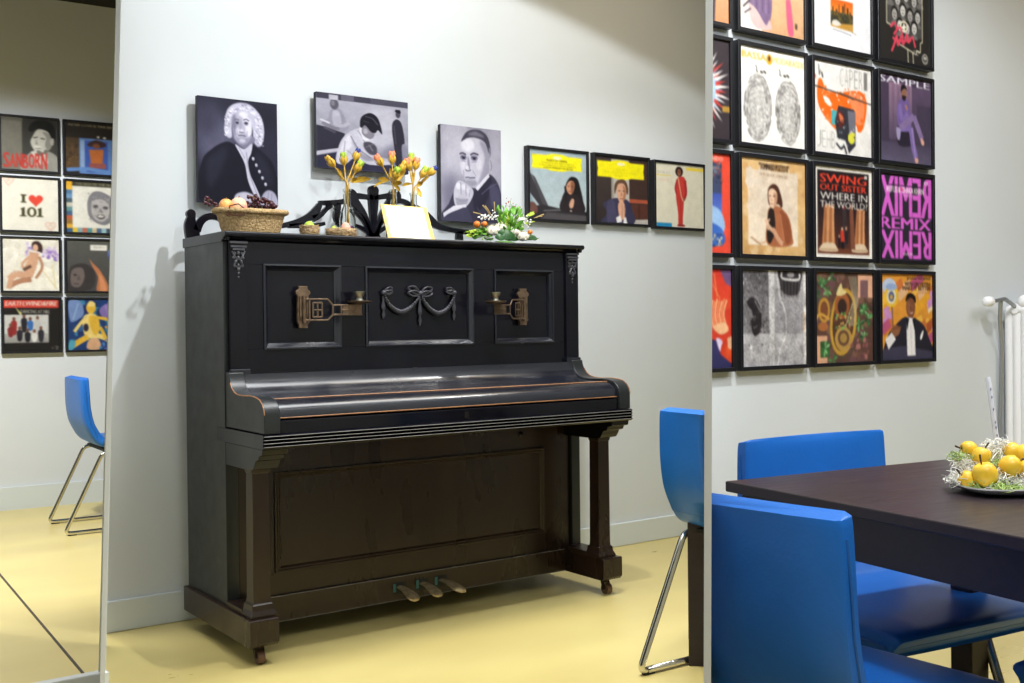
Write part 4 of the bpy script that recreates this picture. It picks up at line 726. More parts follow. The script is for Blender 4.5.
# ------------------------------------------------------------------ the upright piano
piano = empty('upright_piano', (0, 0, 0), 0, 'old black upright piano with brass candle brackets against pale wall', 'piano')
W = 1.5; XS = .017; YF = -.36
for s in (0, 1):
    X = (lambda x: x) if s == 0 else (lambda x: W-x)
    bxs = lambda n, m, x0, x1, *a, **k: bx(n, m, piano, min(X(x0), X(x1)), max(X(x0), X(x1)), *a, **k)
    bxs('side_panel', PSIDE, XS, XS+.042, YF, -.002, .145, 1.318)
    # sled foot with curved under-edge at its nose
    prof = [(0, .062), (0, .145), (-.586, .145), (-.5886, .142), (-.5886, .072), (-.578, .061), (-.5, .061)]
    MB().prism(prof, (X(0), X(.0935)), 'x').build('foot', PBROWN, piano, bevel=.003)
    # column on moulded base with corbel above
    m = MB()
    cx = X(.055)
    def sq(h, z, yc=-.523): return [(cx-h, yc-h, z), (cx+h, yc-h, z), (cx+h, yc+h, z), (cx-h, yc+h, z)]
    m.rings([sq(.043, .145), sq(.043, .152), sq(.036, .166), sq(.034, .182), sq(.029, .187), sq(.028, .2), sq(.0265, .588), sq(.029, .59), sq(.031, .604)])
    m.build('column', PBROWN, piano, bevel=.0015)
    bxs('column_plinth', PBROWN, .012, .10, -.49, -.36, .145, .162)
    prof = [(-.36, .672), (-.36, .60), (-.555, .60), (-.582, .606), (-.592, .618), (-.6, .632), (-.622, .638), (-.628, .65), (-.65, .655), (-.655, .672)]
    MB().prism(prof, (X(.018), X(.1)), 'x').build('corbel', PBLACK, piano, bevel=.002)
    # key cheek
    prof = [(-.36, .72), (-.36, .895), (-.386, .894), (-.389, .88), (-.397, .862), (-.41, .846), (-.43, .834), (-.455, .828), (-.49, .826), (-.56, .828), (-.6, .826), (-.628, .82), (-.648, .808), (-.66, .792), (-.665, .775), (-.665, .718)]
    prof = [(p.x, p.y) for p in [Vector((a, b, 0)) for a, b in prof]]
    ck = MB().prism(prof, (X(.02), X(.072)), 'x').build('key_cheek', PSIDE, piano, smooth=35, bevel=.0025)
    e = MB(); xx = X(.0205)
    e.tube([(xx, y-.0005, z+.0006) for y, z in prof[4:15]], .0017, 6); e.build('rubbed_edge', WORN, ck, smooth=60)
    # pilaster and its carved drop
    bxs('pilaster', PBLACK, .03, .092, -.377, -.36, .905, 1.318, bevel=.0025)
    bxs('pilaster_base', PGLOSS, .026, .097, -.384, -.36, .885, .905, bevel=.003)
    m = MB(); c = .061
    for z, h in ((1.313, .03), (1.3, .027), (1.291, .02)): m.box(X(c)-h, X(c)+h, -.385, -.37, z-.0045, z+.002)
    for dx, z, r in ((0, 1.278, .007), (-.012, 1.276, .005), (.012, 1.276, .005), (-.016, 1.262, .005), (.016, 1.262, .005), (0, 1.262, .006), (-.009, 1.25, .006), (.009, 1.25, .006), (0, 1.238, .005), (-.013, 1.236, .005), (.013, 1.236, .005), (0, 1.225, .006), (0, 1.212, .0045), (0, 1.2, .0035)):
        m.ball((X(c)+dx, -.378, z), r, 8, 6, sy=.8, sz=1.2)
    for sg in (-1, 1): m.tube([(X(c)+sg*.022, -.378, 1.284), (X(c)+sg*.014, -.38, 1.268), (X(c)+sg*.004, -.38, 1.256), (X(c)+sg*.014, -.379, 1.242), (X(c), -.379, 1.226)], .0032, 6)
    m.build('carved_ornament', CARVE, piano, smooth=50)
# back, lid with cornice
bx('back_board', PSIDE, piano, .06, 1.44, -.03, -.004, .2, 1.318)
prof = [(-.36, 1.314), (-.366, 1.32), (-.376, 1.322), (-.382, 1.328), (-.392, 1.331), (-.396, 1.336), (-.396, 1.343), (-.392, 1.347), (0.0, 1.347), (0.0, 1.314)]
m = MB(); R = []
for x, k in ((.0116, 0), (1.4884, 0)): R.append([(x, y, z) for y, z in prof])
m.rings(R); m.build('lid', PBLACK, piano, bevel=.002)
for xa, xb in ((.0165, .03), (1.47, 1.4835)): bx('lid_moulding', PBLACK, piano, xa, xb, -.386, -.004, 1.318, 1.331, bevel=.003)
# upper door with three sunken panels
op = [(.152, .428), (.527, .973), (1.072, 1.348)]; ZT, ZB = 1.2433, .9674; yd = -.367
m = MB(); xs = [.092, op[0][0], op[0][1], op[1][0], op[1][1], op[2][0], op[2][1], 1.408]
m.box(.092, 1.408, yd, -.345, ZT, 1.316); m.box(.092, 1.408, yd, -.345, .885, ZB)
for i in (0, 2, 4, 6): m.box(xs[i], xs[i+1], yd, -.345, ZB, ZT)
ud = m.build('upper_panel', PBLACK, piano, bevel=.0008, seg=1)
for a_, b_ in op:
    sp = bx('sunken_panel', PBLACK, piano, a_, b_, -.352, -.34, ZB, ZT)
    m = MB()
    def rect(i, y): return [(a_+i, y, ZB+i), (b_-i, y, ZB+i), (b_-i, y, ZT-i), (a_+i, y, ZT-i)]
    R = [rect(-.004, yd+.001), rect(-.003, yd-.005), rect(.003, yd-.006), rect(.007, yd-.001), rect(.013, yd+.007), rect(.018, yd+.012), rect(.019, yd+.016)]
    vs = [[m.v(p) for p in q] for q in R]
    for p, q in zip(vs, vs[1:]):
        for i in range(4): m.f([p[i], p[(i+1) % 4], q[(i+1) % 4], q[i]])
    m.build('panel_moulding', PGLOSS, sp, bevel=.0006, seg=1)
# garland carving on the middle panel
def xz(px, py, y=-.358):
    p = at_y(360+px*210/1024, 270+py*80/390, y); return p.x, p.z
m = MB(); y = -.358
for pts in ([(118, 130), (140, 170), (170, 196), (200, 206), (235, 190), (262, 165), (282, 138)], [(300, 138), (318, 168), (345, 196), (375, 212), (410, 200), (438, 170), (455, 132)]):
    P = [(p.x, y-.004, p.y) for p in spline([(*xz(*q), 0) for q in pts], 6)]
    m.tube(P, lambda t: .0035+.0065*math.sin(PI*t), 8)
    for k, q in enumerate(P[::2]):
        t = k*2/len(P); m.ball((q[0]+random.uniform(-.002, .002), q[1]-.004, q[2]+.003), .004+.003*math.sin(PI*t), 6, 5)
for px, z0, z1 in ((112, 112, 238), (290, 115, 272), (456, 112, 245)):
    x, a1 = xz(px, z0); _, a2 = xz(px, z1)
    m.lathe([(.001, a1), (.006, a1-.01), (.0045, a1-(a1-a2)*.3), (.008, a1-(a1-a2)*.5), (.009, a1-(a1-a2)*.62), (.004, a1-(a1-a2)*.68), (.007, a1-(a1-a2)*.84), (.002, a2)], (x, y-.002, 0), 8, sy=.6)
    m.ball((x, y-.005, a1), .010, 8, 6)
for base, dirs in (((112, 108), [(1, -.1), (1, .45)]), ((456, 108), [(-1, -.1), (-1, .4)]), ((290, 118), [(1, .55), (-1, .6), (1, 0), (-1, .05)])):
    x, z = xz(*base)
    for dx, dz in dirs:
        big = .05 if base[0] == 290 else .034
        P = [(x, y-.004, z), (x+dx*big*.45, y-.008, z+big*(dz*.5+.22)), (x+dx*big, y-.006, z+big*dz*.6+.004), (x+dx*big*.6, y-.007, z+big*(dz*.4-.16)), (x, y-.004, z-.004)]
        m.tube([tuple(q) for q in spline(P, 5)], .0036, 6)
m.build('garland_carving', CARVE, piano, smooth=60)
# candle brackets
def bracket(cx_, sgn, ang):
    """cx_: middle of the wall plate; the arm leaves towards sgn*x, swung out by ang"""
    y = -.372
    out = [(-.016, 1.174), (.016, 1.174), (.016, 1.164), (.026, 1.156), (.026, 1.148), (.02, 1.142), (.02, 1.06), (.024, 1.055), (.016, 1.046), (.016, 1.034), (-.016, 1.034), (-.016, 1.046), (-.022, 1.055), (-.02, 1.142), (-.026, 1.148), (-.026, 1.156), (-.016, 1.164)]
    m = MB(); m.prism([(cx_+a, b) for a, b in out], (y-.006, y+.006), 'y')
    bp = m.build('candle_bracket', BRASS, piano, bevel=.0012)
    m = MB()
    for z in (1.125, 1.1, 1.078): m.ball((cx_, y-.008, z), .008, 8, 6, sy=.5)
    m.tube([(cx_, y-.012, 1.05), (cx_, y-.012, 1.142)], .006, 8)
    for i in (-1, 1): m.box(cx_+i*.012-.003, cx_+i*.012+.003, y-.011, y-.005, 1.07, 1.14)
    m.build('hinge_boss', BRASS, bp, smooth=50)
    L = .215; c, s_ = math.cos(ang), math.sin(ang)
    T = Matrix.Translation((cx_, y-.012, 0)) @ Matrix(((sgn*c, 0, 0, 0), (-s_, 1, 0, 0), (0, 0, 1, 0), (0, 0, 0, 1)))
    m = MB(); m.T = T; w = .0045
    def bar(p, q, t=.0055):
        d = Vector((q[0]-p[0], 0, q[1]-p[1])).normalized(); n = Vector((-d.z, 0, d.x))*t/2
        A, B = Vector((p[0], 0, p[1])), Vector((q[0], 0, q[1]))
        m.rings([[X_ + n*i + Vector((0, j*w/2, 0)) for i, j in ((-1, -1), (1, -1), (1, 1), (-1, 1))] for X_ in (A, B)])
    for p, q in (((.004, 1.13), (.082, 1.13)), ((.082, 1.13), (.1, 1.11)), ((.004, 1.06), (.082, 1.06)), ((.082, 1.06), (.1, 1.078)), ((.1, 1.11), (.2, 1.11)), ((.1, 1.078), (.205, 1.078)), ((.018, 1.06), (.018, 1.13)), ((.1, 1.078), (.1, 1.11)), ((.03, 1.118), (.062, 1.118)), ((.03, 1.07), (.062, 1.07)), ((.03, 1.07), (.03, 1.118)), ((.046, 1.07), (.046, 1.118)), ((.062, 1.07), (.062, 1.118)), ((.03, 1.094), (.062, 1.094)), ((.13, 1.078), (.13, 1.11)), ((.2, 1.078), (.2, 1.112)), ((.13, 1.094), (.2, 1.094))): bar(p, q)
    m.box(.135, .2, -.0015, .0015, 1.08, 1.108)
    m.build('bracket_arm', BRASS, bp, bevel=.0008, seg=1)
    pc = T @ Vector((L-.02, 0, 1.112))
    MB().lathe([(.004, 0), (.012, .002), (.036, .006), (.041, .011), (.041, .013), (.034, .012), (.012, .009), (.004, .0085)], pc, 28).build('drip_pan', BRASS, bp, smooth=40)
    MB().lathe([(.008, .006), (.016, .009), (.0155, .014), (.011, .02), (.011, .026), (.017, .034), (.0195, .042), (.0195, .045), (.016, .045), (.013, .03), (.003, .028)], pc, 24).build('candle_cup', PEWTER, bp, smooth=40)
bracket(.286, 1, .12); bracket(1.198, -1, .36)
# fallboard, closed
prof = [(-.362, .72), (-.362, .888), (-.384, .888), (-.387, .872), (-.395, .856), (-.408, .841), (-.428, .829), (-.455, .822), (-.5, .819), (-.545, .819), (-.59, .8185), (-.618, .812), (-.638, .799), (-.648, .785), (-.651, .766), (-.64, .762), (-.62, .72)]
fb = MB().prism(prof, (.073, 1.427), 'x').build('fallboard', PGLOSS, piano, smooth=38)
m = MB()
for yy, zz in ((-.6495, .764), (-.5955, .8186)): m.tube([(.075, yy, zz), (.5, yy-.0004, zz), (1.0, yy-.0002, zz), (1.425, yy, zz)], .0022, 6)
m.build('rubbed_edge', WORN, fb, smooth=60)
bx('key_slip', PBLACK, piano, .073, 1.427, -.655, -.6, .716, .756, bevel=.002)
m = MB(); m.prism([(.741+.0, .745), (.755, .745), (.755, .724), (.741, .724)], (-.657, -.6545), 'y'); lk = m.build('lock_plate', CASTMET, piano)
# keybed with reeded moulding
m = MB(); prof = [(-.36, .672), (-.36, .716)]
prof = [(-.3, .673), (-.3, .7165), (-.662, .7165)]
for i in range(4): z = .714-i*.0105; prof += [(-.668, z), (-.6725, z-.0028), (-.668, z-.0062), (-.6655, z-.0082)]
prof += [(-.664, .673)]
kb = m.prism(prof, (.014, 1.486), 'x').build('keybed', PBLACK, piano, smooth=30)
m = MB()
for i in range(4): z = .714-i*.0105; m.tube([(.016, -.6722, z-.0022), (1.484, -.6722, z-.0022)], .0009, 5)
m.build('rubbed_edge', EDGE, kb)
# lower front
bx('lower_panel', PBROWN, piano, .064, 1.436, -.345, -.32, .146, .675)
m = MB(); X0, X1, Z0, Z1 = .2088, 1.2912, .245, .5369; y0 = -.345
def rect(i, y): return [(X0-i, y, Z0-i), (X1+i, y, Z0-i), (X1+i, y, Z1+i), (X0-i, y, Z1+i)]
vs = [[m.v(p) for p in q] for q in (rect(.022, y0+.002), rect(.021, y0-.007), rect(.015, y0-.0085), rect(.011, y0-.005), rect(.007, y0-.0065), rect(.002, y0-.002), rect(-.001, y0+.002))]
for p, q in zip(vs, vs[1:]):
    for i in range(4): m.f([p[i], p[(i+1) % 4], q[(i+1) % 4], q[i]])
m.build('lower_panel_moulding', PBROWN, piano, bevel=.0006, seg=1)
m = MB()
m.bm.free()
for x, z in ((.195, .62), (1.2, .615)): MB().ball((x, -.349, z), .011, 10, 6, sy=.7).build('screw_cap', PBLACK, piano, smooth=60)
tr = bx('toe_rail', PBROWN, piano, .09, 1.41, -.358, -.3, .064, .1484, bevel=.002)
MB().tube([(.092, -.358, .1484), (1.408, -.358, .1484)], .0013, 5).build('rubbed_edge', EDGE, tr)
MB().tube([(.092, -.358, .0645), (1.408, -.358, .0645)], .0011, 5).build('rubbed_edge', EDGE, tr)
for x, dx in ((.652, .004), (.746, .006), (.825, .03)):
    m = MB(); rows = []
    for k, (yy, zz, w) in enumerate(((-.33, .112, .012), (-.37, .111, .0125), (-.395, .108, .015), (-.42, .102, .02), (-.445, .094, .0225), (-.458, .088, .019), (-.464, .084, .010))):
        t = k/6; cx = x+dx*t
        rows.append([(cx-w, yy, zz-.003), (cx, yy, zz-.004), (cx+w, yy, zz-.003), (cx+w, yy, zz+.003), (cx, yy, zz+.006), (cx-w, yy, zz+.003)])
    pd = m.rings(rows).build('pedal', PEDAL, piano, smooth=50)
    bx('pedal_slot_felt', FELT, pd, x-.026, x-.015, -.3605, -.34, .095, .124, bevel=0)
    bx('pedal_slot', RUBBER, pd, x-.026, x+.026, -.3592, -.34, .088, .128, bevel=0)
for x, yy in ((.045, -.548), (1.455, -.548)):
    m = MB(); m.rings([[(x+.016*math.cos(t)*0+dx_, yy+.021*math.cos(t), .0215+.021*math.sin(t)) for t in (2*PI*i/20 for i in range(20))] for dx_ in (-.011, -.007, .007, .011)])
    cs = m.build('caster', CASTER, piano, smooth=40)
    m = MB(); m.lathe([(.018, .066), (.018, .052), (.012, .048), (.012, .044)], (x, yy+.01, 0), 14)
    for s in (-1, 1): m.prism([(yy-.007, .021), (yy+.007, .017), (yy+.018, .05), (yy+.002, .052)], (x+s*.0125, x+s*.0155), 'x')
    m.build('caster_fork', CASTMET, cs, smooth=40)
# carved crest rail standing along the back of the lid
m = MB(); YC = -.03
def q(px, py): p = at_y(px, py, YC); return p.x, p.z
def stroke(pts, th=.018):
    P = [(*q(x, y_), w/300) for x, y_, w in pts]; S = spline([(a, b, 0) for a, b, _ in P], 5); Wd = spline([(w, 0, 0) for *_, w in P], 5)
    L_, R_ = [], []
    for i, p in enumerate(S):
        t = (S[min(i+1, len(S)-1)]-S[max(i-1, 0)]).normalized(); n = Vector((-t.y, t.x, 0))*max(.001, Wd[i].x)/2
        L_.append(p+n); R_.append(p-n)
    m.rings([[(a.x, YC-th/2, a.y), (b.x, YC-th/2, b.y), (b.x, YC+th/2, b.y), (a.x, YC+th/2, a.y)] for a, b in zip(L_, R_)])
def disc(px, py, r, sx=1, sz=1, th=.02):
    x, z = q(px, py); m.rings([[(x+r*sx*math.cos(t)/300, YC+d, z+r*sz*math.sin(t)/300) for t in (2*PI*i/20 for i in range(20))] for d in (-th/2, th/2)])
disc(190.5, 214, 4.8); stroke([(192, 213, 6), (190, 224, 12), (192, 234, 15), (193, 240, 14)]); stroke([(196, 231, 9), (200, 222, 8), (207, 217, 7), (216, 217, 7), (226, 221, 7), (240, 225, 6), (256, 227, 5), (272, 227, 5), (286, 225, 6), (299, 221.5, 7), (309, 217, 9), (315, 211.5, 9), (319.5, 204.5, 6)])
stroke([(318.5, 203, 5), (330, 203, 6), (341, 202, 6), (348, 200, 7)]); stroke([(288, 226, 5), (302, 225.5, 6), (314, 225.5, 5), (324.5, 223.5, 4)]); stroke([(312, 219, 8), (320, 215, 6), (326, 209, 5), (331, 205, 6)])
disc(337, 216, 7.6, .62, 1.05); stroke([(338, 203, 6), (337, 210, 8)]); stroke([(337, 222, 6), (341, 226, 5), (345, 229, 4)])
for k, cx_ in ((-1, 373), (.94, 373)):
    X_ = lambda d: cx_+k*d
    disc(X_(22.5), 197, 8.6, .95, 1.05); stroke([(X_(16), 196, 7), (X_(8), 197, 6), (X_(0), 198, 6)])
    stroke([(X_(20), 201, 12), (X_(14), 208, 9), (X_(8), 218, 7), (X_(2.5), 235, 5)]); stroke([(X_(22), 210, 4), (X_(15), 214, 5.5), (X_(8), 223, 5), (X_(2), 236, 4)]); stroke([(X_(20), 225, 3.4), (X_(13), 227.5, 4.6), (X_(6), 232, 4.6), (X_(0), 238, 4)])
disc(373, 191, 6.4, 1, 1); stroke([(373, 190, 12), (373, 200, 12.5), (373, 212, 10), (373, 226, 7), (373, 240, 8)]); stroke([(373, 233, 14), (373, 240.5, 22)])
stroke([(394, 200, 7), (404, 202, 6), (410, 206, 7)]); stroke([(408, 205, 8), (416, 209, 9), (424, 215, 11), (431, 221, 10), (437, 226, 8), (448, 229.5, 6), (460, 231.5, 6), (474, 233, 6), (486, 234, 6)]); stroke([(459, 231, 8), (459, 240, 10)]); disc(409, 217, 7.4, .62, 1.05); stroke([(409, 204, 6), (409, 212, 8)])
m.build('carved_crest', PBLACK, piano, smooth=40, bevel=.0015, seg=1)
# ------------------------------------------------------------------ blue leather chairs on chrome loops
def shell(mb, prof, half, th, xcurve=.0):
    """prof: centre line (x, z); half: half width along it; th: thickness; a closed padded slab"""
    S = spline([(x, 0, z) for x, z in prof], 5); n = len(S); R = []
    def lerp(tab, t):
        for (a, va), (b, vb) in zip(tab, tab[1:]):
            if t <= b: return va+(vb-va)*(t-a)/(b-a)
        return tab[-1][1]
    for i, p in enumerate(S):
        t = i/(n-1); d = (S[min(i+1, n-1)]-S[max(i-1, 0)]).normalized(); nr = Vector((-d.z, 0, d.x)); h = lerp(half, t); w = lerp(th, t)/2
        ring = []
        e = min(w*.9, .02)
        for s, o in ((-1, -.0), (-1, .75), (-.97, 1), (-.6, 1), (-.2, 1), (.2, 1), (.6, 1), (.97, 1), (1, .75), (1, 0), (1, -.75), (.97, -1), (.6, -1), (.2, -1), (-.2, -1), (-.6, -1), (-.97, -1), (-1, -.75)):
            bulge = 1+(.14*(1-s*s) if abs(o) == 1 else 0)
            ring.append(p + Vector((0, s*h, 0)) + nr*(o*w*bulge) + Vector((xcurve*(s*s-.5)*max(0, 1-1.6*t), 0, 0)))
        R.append(ring)
    mb.rings(R)
def make_chair(label, group):
    t = empty('dining_chair', (0, 0, 0), 0, label, 'chair', group)
    m = MB(); shell(m, [(.072, .783), (.073, .778), (.075, .757), (.079, .69), (.085, .62), (.099, .55), (.132, .484)], [(0, .17), (.02, .187), (.05, .199), (.12, .208), (.5, .213), (1, .216)], [(0, .018), (.03, .027), (.06, .031), (.3, .034), (1, .042)], .016)
    b = m.build('backrest', LEATHER, t, smooth=50)
    zs = [(.075, .753), (.079, .69), (.085, .62), (.099, .55), (.132, .484)]
    for s in (-1, 1): MB().tube([(x-.0, s*(.2145 if z < .7 else .2105), z) for x, z in zs], .0026, 6).build('seam_piping', PIPING, b, smooth=60)
    m = MB(); shell(m, [(.132, .486), (.155, .461), (.195, .447), (.26, .443), (.34, .445), (.42, .448), (.49, .446), (.507, .443), (.511, .441)], [(0, .216), (.3, .22), (.85, .224), (.96, .222), (1, .214)], [(0, .042), (.3, .046), (.9, .044), (.97, .036), (1, .022)])
    s_ = m.build('seat', LEATHER, t, smooth=50)
    for s in (-1, 1): MB().tube([(x, s*.2235, z) for x, z in ((.155, .461), (.2, .446), (.27, .441), (.35, .44), (.43, .443), (.49, .441))], .0028, 6).build('seam_piping', PIPING, s_, smooth=60)
    MB().tube([(.509, y, .4415) for y in (-.21, -.1, 0, .1, .21)], .0028, 6).build('seam_piping', PIPING, s_, smooth=60)
    for s in (-1, 1):
        y = s*.203
        def arc(pts):
            return pts
        P = []
        C_ = [(-.03, .0125), (.155, .404), (.36, .404), (.5, .0125)]
        N = len(C_)
        for i in range(N):
            a, b_, c = Vector((*C_[i-1], 0)), Vector((*C_[i], 0)), Vector((*C_[(i+1) % N], 0)); r = .03
            p0 = b_+(a-b_).normalized()*r; p1 = b_+(c-b_).normalized()*r
            for k in range(6):
                u = k/5; q_ = p0*(1-u)**2+b_*2*u*(1-u)+p1*u*u; P.append((q_.x, y, q_.y))
        lg = MB().tube(P, .0105, 10, True).build('leg', CHROME, t, smooth=60)
        for x in (.005, .465): bx('glide', RUBBER, lg, x-.02, x+.02, y-.008, y+.008, 0, .008, bevel=.001)
    m = MB(); m.box(.17, .355, -.197, .197, .405, .42); m.box(.2, .33, -.215, .215, .402, .412); m.build('seat_bracket', RUBBER, t, bevel=.002)
    return t
def at_chair(t, x, y, rz): t.location = (x, y, 0); t.rotation_euler = (0, 0, math.radians(rz)); return t
GC = 'blue leather chairs'
near = make_chair('blue leather chair in the foreground, seen from behind beside the slim mirror edge', GC)
def chair(x, y, rz, label):
    c = dup(near); c['label'] = label; return at_chair(c, x, y, rz)
at_chair(near, -.172, -2.624, 3.5)
f = math.radians(-97)
wallc = chair(.708-.075*math.cos(f), -2.135-.075*math.sin(f), -97, 'blue leather chair on the record wall side of the dark table')
cornerc = chair(.668, -3.274, 88, 'blue leather chair with only its seat corner showing at bottom right')
midc = chair(.915, -1.555, -1, 'blue leather chair left of the slim mirror edge, right of the piano')
farc = chair(.135, 2.205, -2.4, 'blue leather chair seen through the mirror frame at left, under the framed covers')

# ------------------------------------------------------------------ dark table
def table(label, loc, rz, W_, L_, legs, top=.02, inset=.022, cat='table'):
    t = empty('dining_table', loc, rz, label, cat)
    bx('tabletop', TABLEW, t, 0, W_, -L_, 0, .74-top, .74, bevel=.0025)
    m = MB(); i = inset; z0, z1 = .642, .74-top
    m.box(i, W_-i, -i-.02, -i, z0, z1); m.box(i, W_-i, -L_+i, -L_+i+.02, z0, z1); m.box(i, i+.02, -L_+i+.02, -i-.02, z0, z1); m.box(W_-i-.02, W_-i, -L_+i+.02, -i-.02, z0, z1)
    m.build('apron', TABLEW, t, bevel=.0015)
    for x, y in legs: bx('leg', TABLEW, t, x-.027, x+.027, y-.027, y+.027, 0, z1, bevel=.003)
    return t
TW, TL = .68, .95
table('black-brown wooden dining table with a plate of yellow apples on it', (.252, -2.296, 0), math.radians(-7.5), TW, TL, [(.0575, -.0575), (TW-.075, -.06), (.0575, -TL+.0575), (TW-.0575, -TL+.0575)])
lp = at_z(694, 665, 0)
hd = Vector((ray(686, 665).x, ray(686, 665).y, 0)).normalized(); lq = at_z(687, 664, 0); dx_ = Vector((hd.y, -hd.x, 0))
mt = table('dark table end behind the chair that stands between piano and mirror edge', lq-hd*.03+dx_*.0+hd*.36, math.atan2(dx_.y, dx_.x), .5, .37, [(.0325, -.325), (.0325, -.05)])

# ------------------------------------------------------------------ plate of apples on the table
TZ = .7401
pc = at_z(1015, 490, .742); pc.z = TZ
pl = empty('serving_plate', pc, math.radians(-30), 'white oblong plate under small yellow apples on the dark table', 'plate')
m = MB(); R = []
def sup(a, b, z, n=40): return [(a*math.copysign(abs(math.cos(t))**.55, math.cos(t)), b*math.copysign(abs(math.sin(t))**.55, math.sin(t)), z) for t in (2*PI*i/n for i in range(n))]
m.rings([sup(.075, .05, 0), sup(.085, .06, .002), sup(.104, .078, .010), sup(.112, .085, .014), sup(.112, .085, .0165), sup(.102, .076, .0135), sup(.084, .06, .006), sup(.05, .03, .005)])
m.build('dish', PLATE, pl, smooth=40)
apples = [(968.4, 449, 8.2, .05, (-1.2, .1)), (981.6, 456.6, 9.8, .02, (.2, .5)), (985, 474, 12.3, -.035, (-.3, .8)), (967, 479.7, 9, -.02, (-1, .8)), (1010.6, 466, 11, -.03, (.3, .2)), (1012, 452, 9.6, .02, (.9, .6)), (1024, 454, 9.5, .01, (.5, .8)), (1028, 470, 10.5, -.03, (.2, .8)), (1000, 480, 8.5, -.03, (0, .8)), (1042, 462, 10, .0, (0, 1)), (1020, 482, 8, -.045, (.4, .6))]
al = ['small yellow apple at the back left of the plate, stem to the left', 'small yellow apple above the largest front apple', 'largest yellow apple at the front of the plate', 'small yellow apple at the left rim of the plate with long stem', 'yellow apple right of the front one, blossom end showing', 'yellow apple at the back right of the pile under the clear stick', 'yellow apple at the right frame edge with dark stem', 'yellow apple low at the right end of the plate', 'yellow apple half sunk in pale sisal between the front apples', 'yellow apple at the far right end of the plate', 'yellow apple at the right front of the plate behind green sisal']
dpl = (pc-CAM).dot(fw)
for (u_, v_, r, dd, st), lab in zip(apples[:8], al[:8]):
    rr = r/1100.6*(dpl+dd); c = CAM+ray(u_, v_)*(dpl+dd); c.z = max(c.z, TZ+.004+rr*.9)
    a = empty('yellow_apple', c-Vector((0, 0, rr*.9)), random.uniform(0, 6), lab, 'apple', 'small yellow apples on the plate')
    m = MB(); prof = [(.12, .12), (.35, .03), (.7, .1), (.95, .5), (1, .95), (.9, 1.4), (.66, 1.72), (.36, 1.82), (.14, 1.72), (.05, 1.62)]
    m.lathe([(rr*p, rr*z*1.0) for p, z in prof], (0, 0, 0), 20)
    q_ = Vector((st[0]*rt.x, st[0]*rt.y, st[1])).normalized()
    rot = Vector((0, 0, 1)).rotation_difference(q_)
    body = m.build('fruit', QUINCE, a, smooth=60); 
    a.rotation_mode = 'QUATERNION'; a.rotation_quaternion = rot; a.location = c - rot @ Vector((0, 0, rr*.92))
    MB().tube([(0, 0, rr*1.6), (rr*.08, 0, rr*2.0), (rr*.3, .0, rr*2.5)], lambda t: .0013+.0006*t, 6).build('stem', QSTEM, a, smooth=60)
R_ = random.Random(5)
def sisal(n, mtl, name, label, spots, spread, L, w=.0007):
    m = MB()
    for i in range(n):
        u_, v_, dd = R_.choice(spots); c = CAM+ray(u_+R_.gauss(0, spread), v_+R_.gauss(0, spread*.5))*(dpl+dd+R_.gauss(0, .01)); c.z = max(c.z, TZ+.012)
        d = Vector((R_.gauss(0, 1), R_.gauss(0, 1), R_.gauss(.2, .7))).normalized()*L*R_.uniform(.5, 1); k = Vector((R_.gauss(0, 1), R_.gauss(0, 1), R_.gauss(0, 1)))*L*.25
        P = [c-d*.5, c+k*.5, c+d*.5+k*.3]
        for p in P: p.z = max(p.z, TZ+.010)
        m.tube([tuple(p) for p in spline(P, 3)], w, 3)
    return tag(m.build(name, mtl), label, 'sisal', kind='stuff')
wspots = [(960, 462, .02), (958, 476, 0), (975, 464, .03), (996, 450, .03), (1002, 458, .02), (990, 446, .05), (1008, 480, -.03), (1018, 478, -.03), (956, 480, -.01), (1000, 476, -.02), (1004, 444, .03), (1030, 480, -.02), (972, 470, .02)]
sisal(900, FLUFF, 'white_sisal_filling', 'tangled white sisal strands between the yellow apples', wspots, 3.5, .028)
sisal(420, FLUFFG, 'green_sisal_tuft', 'pale green sisal strands hanging over the front rim of the plate', [(1008, 491, -.055), (1018, 490, -.055), (1000, 487, -.045), (980, 486, -.03), (1000, 462, 0), (1012, 495, -.06), (960, 456, .02), (975, 487, -.03)], 4, .026)
sa, sb = CAM+ray(988, 377)*(dpl+.035), CAM+ray(997.5, 446)*(dpl+.03)
sb2 = sb+(sb-sa)*.45
st = empty('clear_stick', sb2, 0, 'clear upright stick rising from the apple plate', 'stick')
d_ = sa-sb2
MB().tube([(0, 0, 0), tuple(d_*.5), tuple(d_*.97), tuple(d_)], lambda t: .0046 if t < .9 else .003, 10).build('shaft', STICK, st, smooth=60)
m = MB()
for k in (.42, .5, .55, .68, .8, .88): m.ball(tuple(d_*k-fw*.0046), .0014, 6, 5, sz=2)
m.build('printed_marks', STICKM, st)

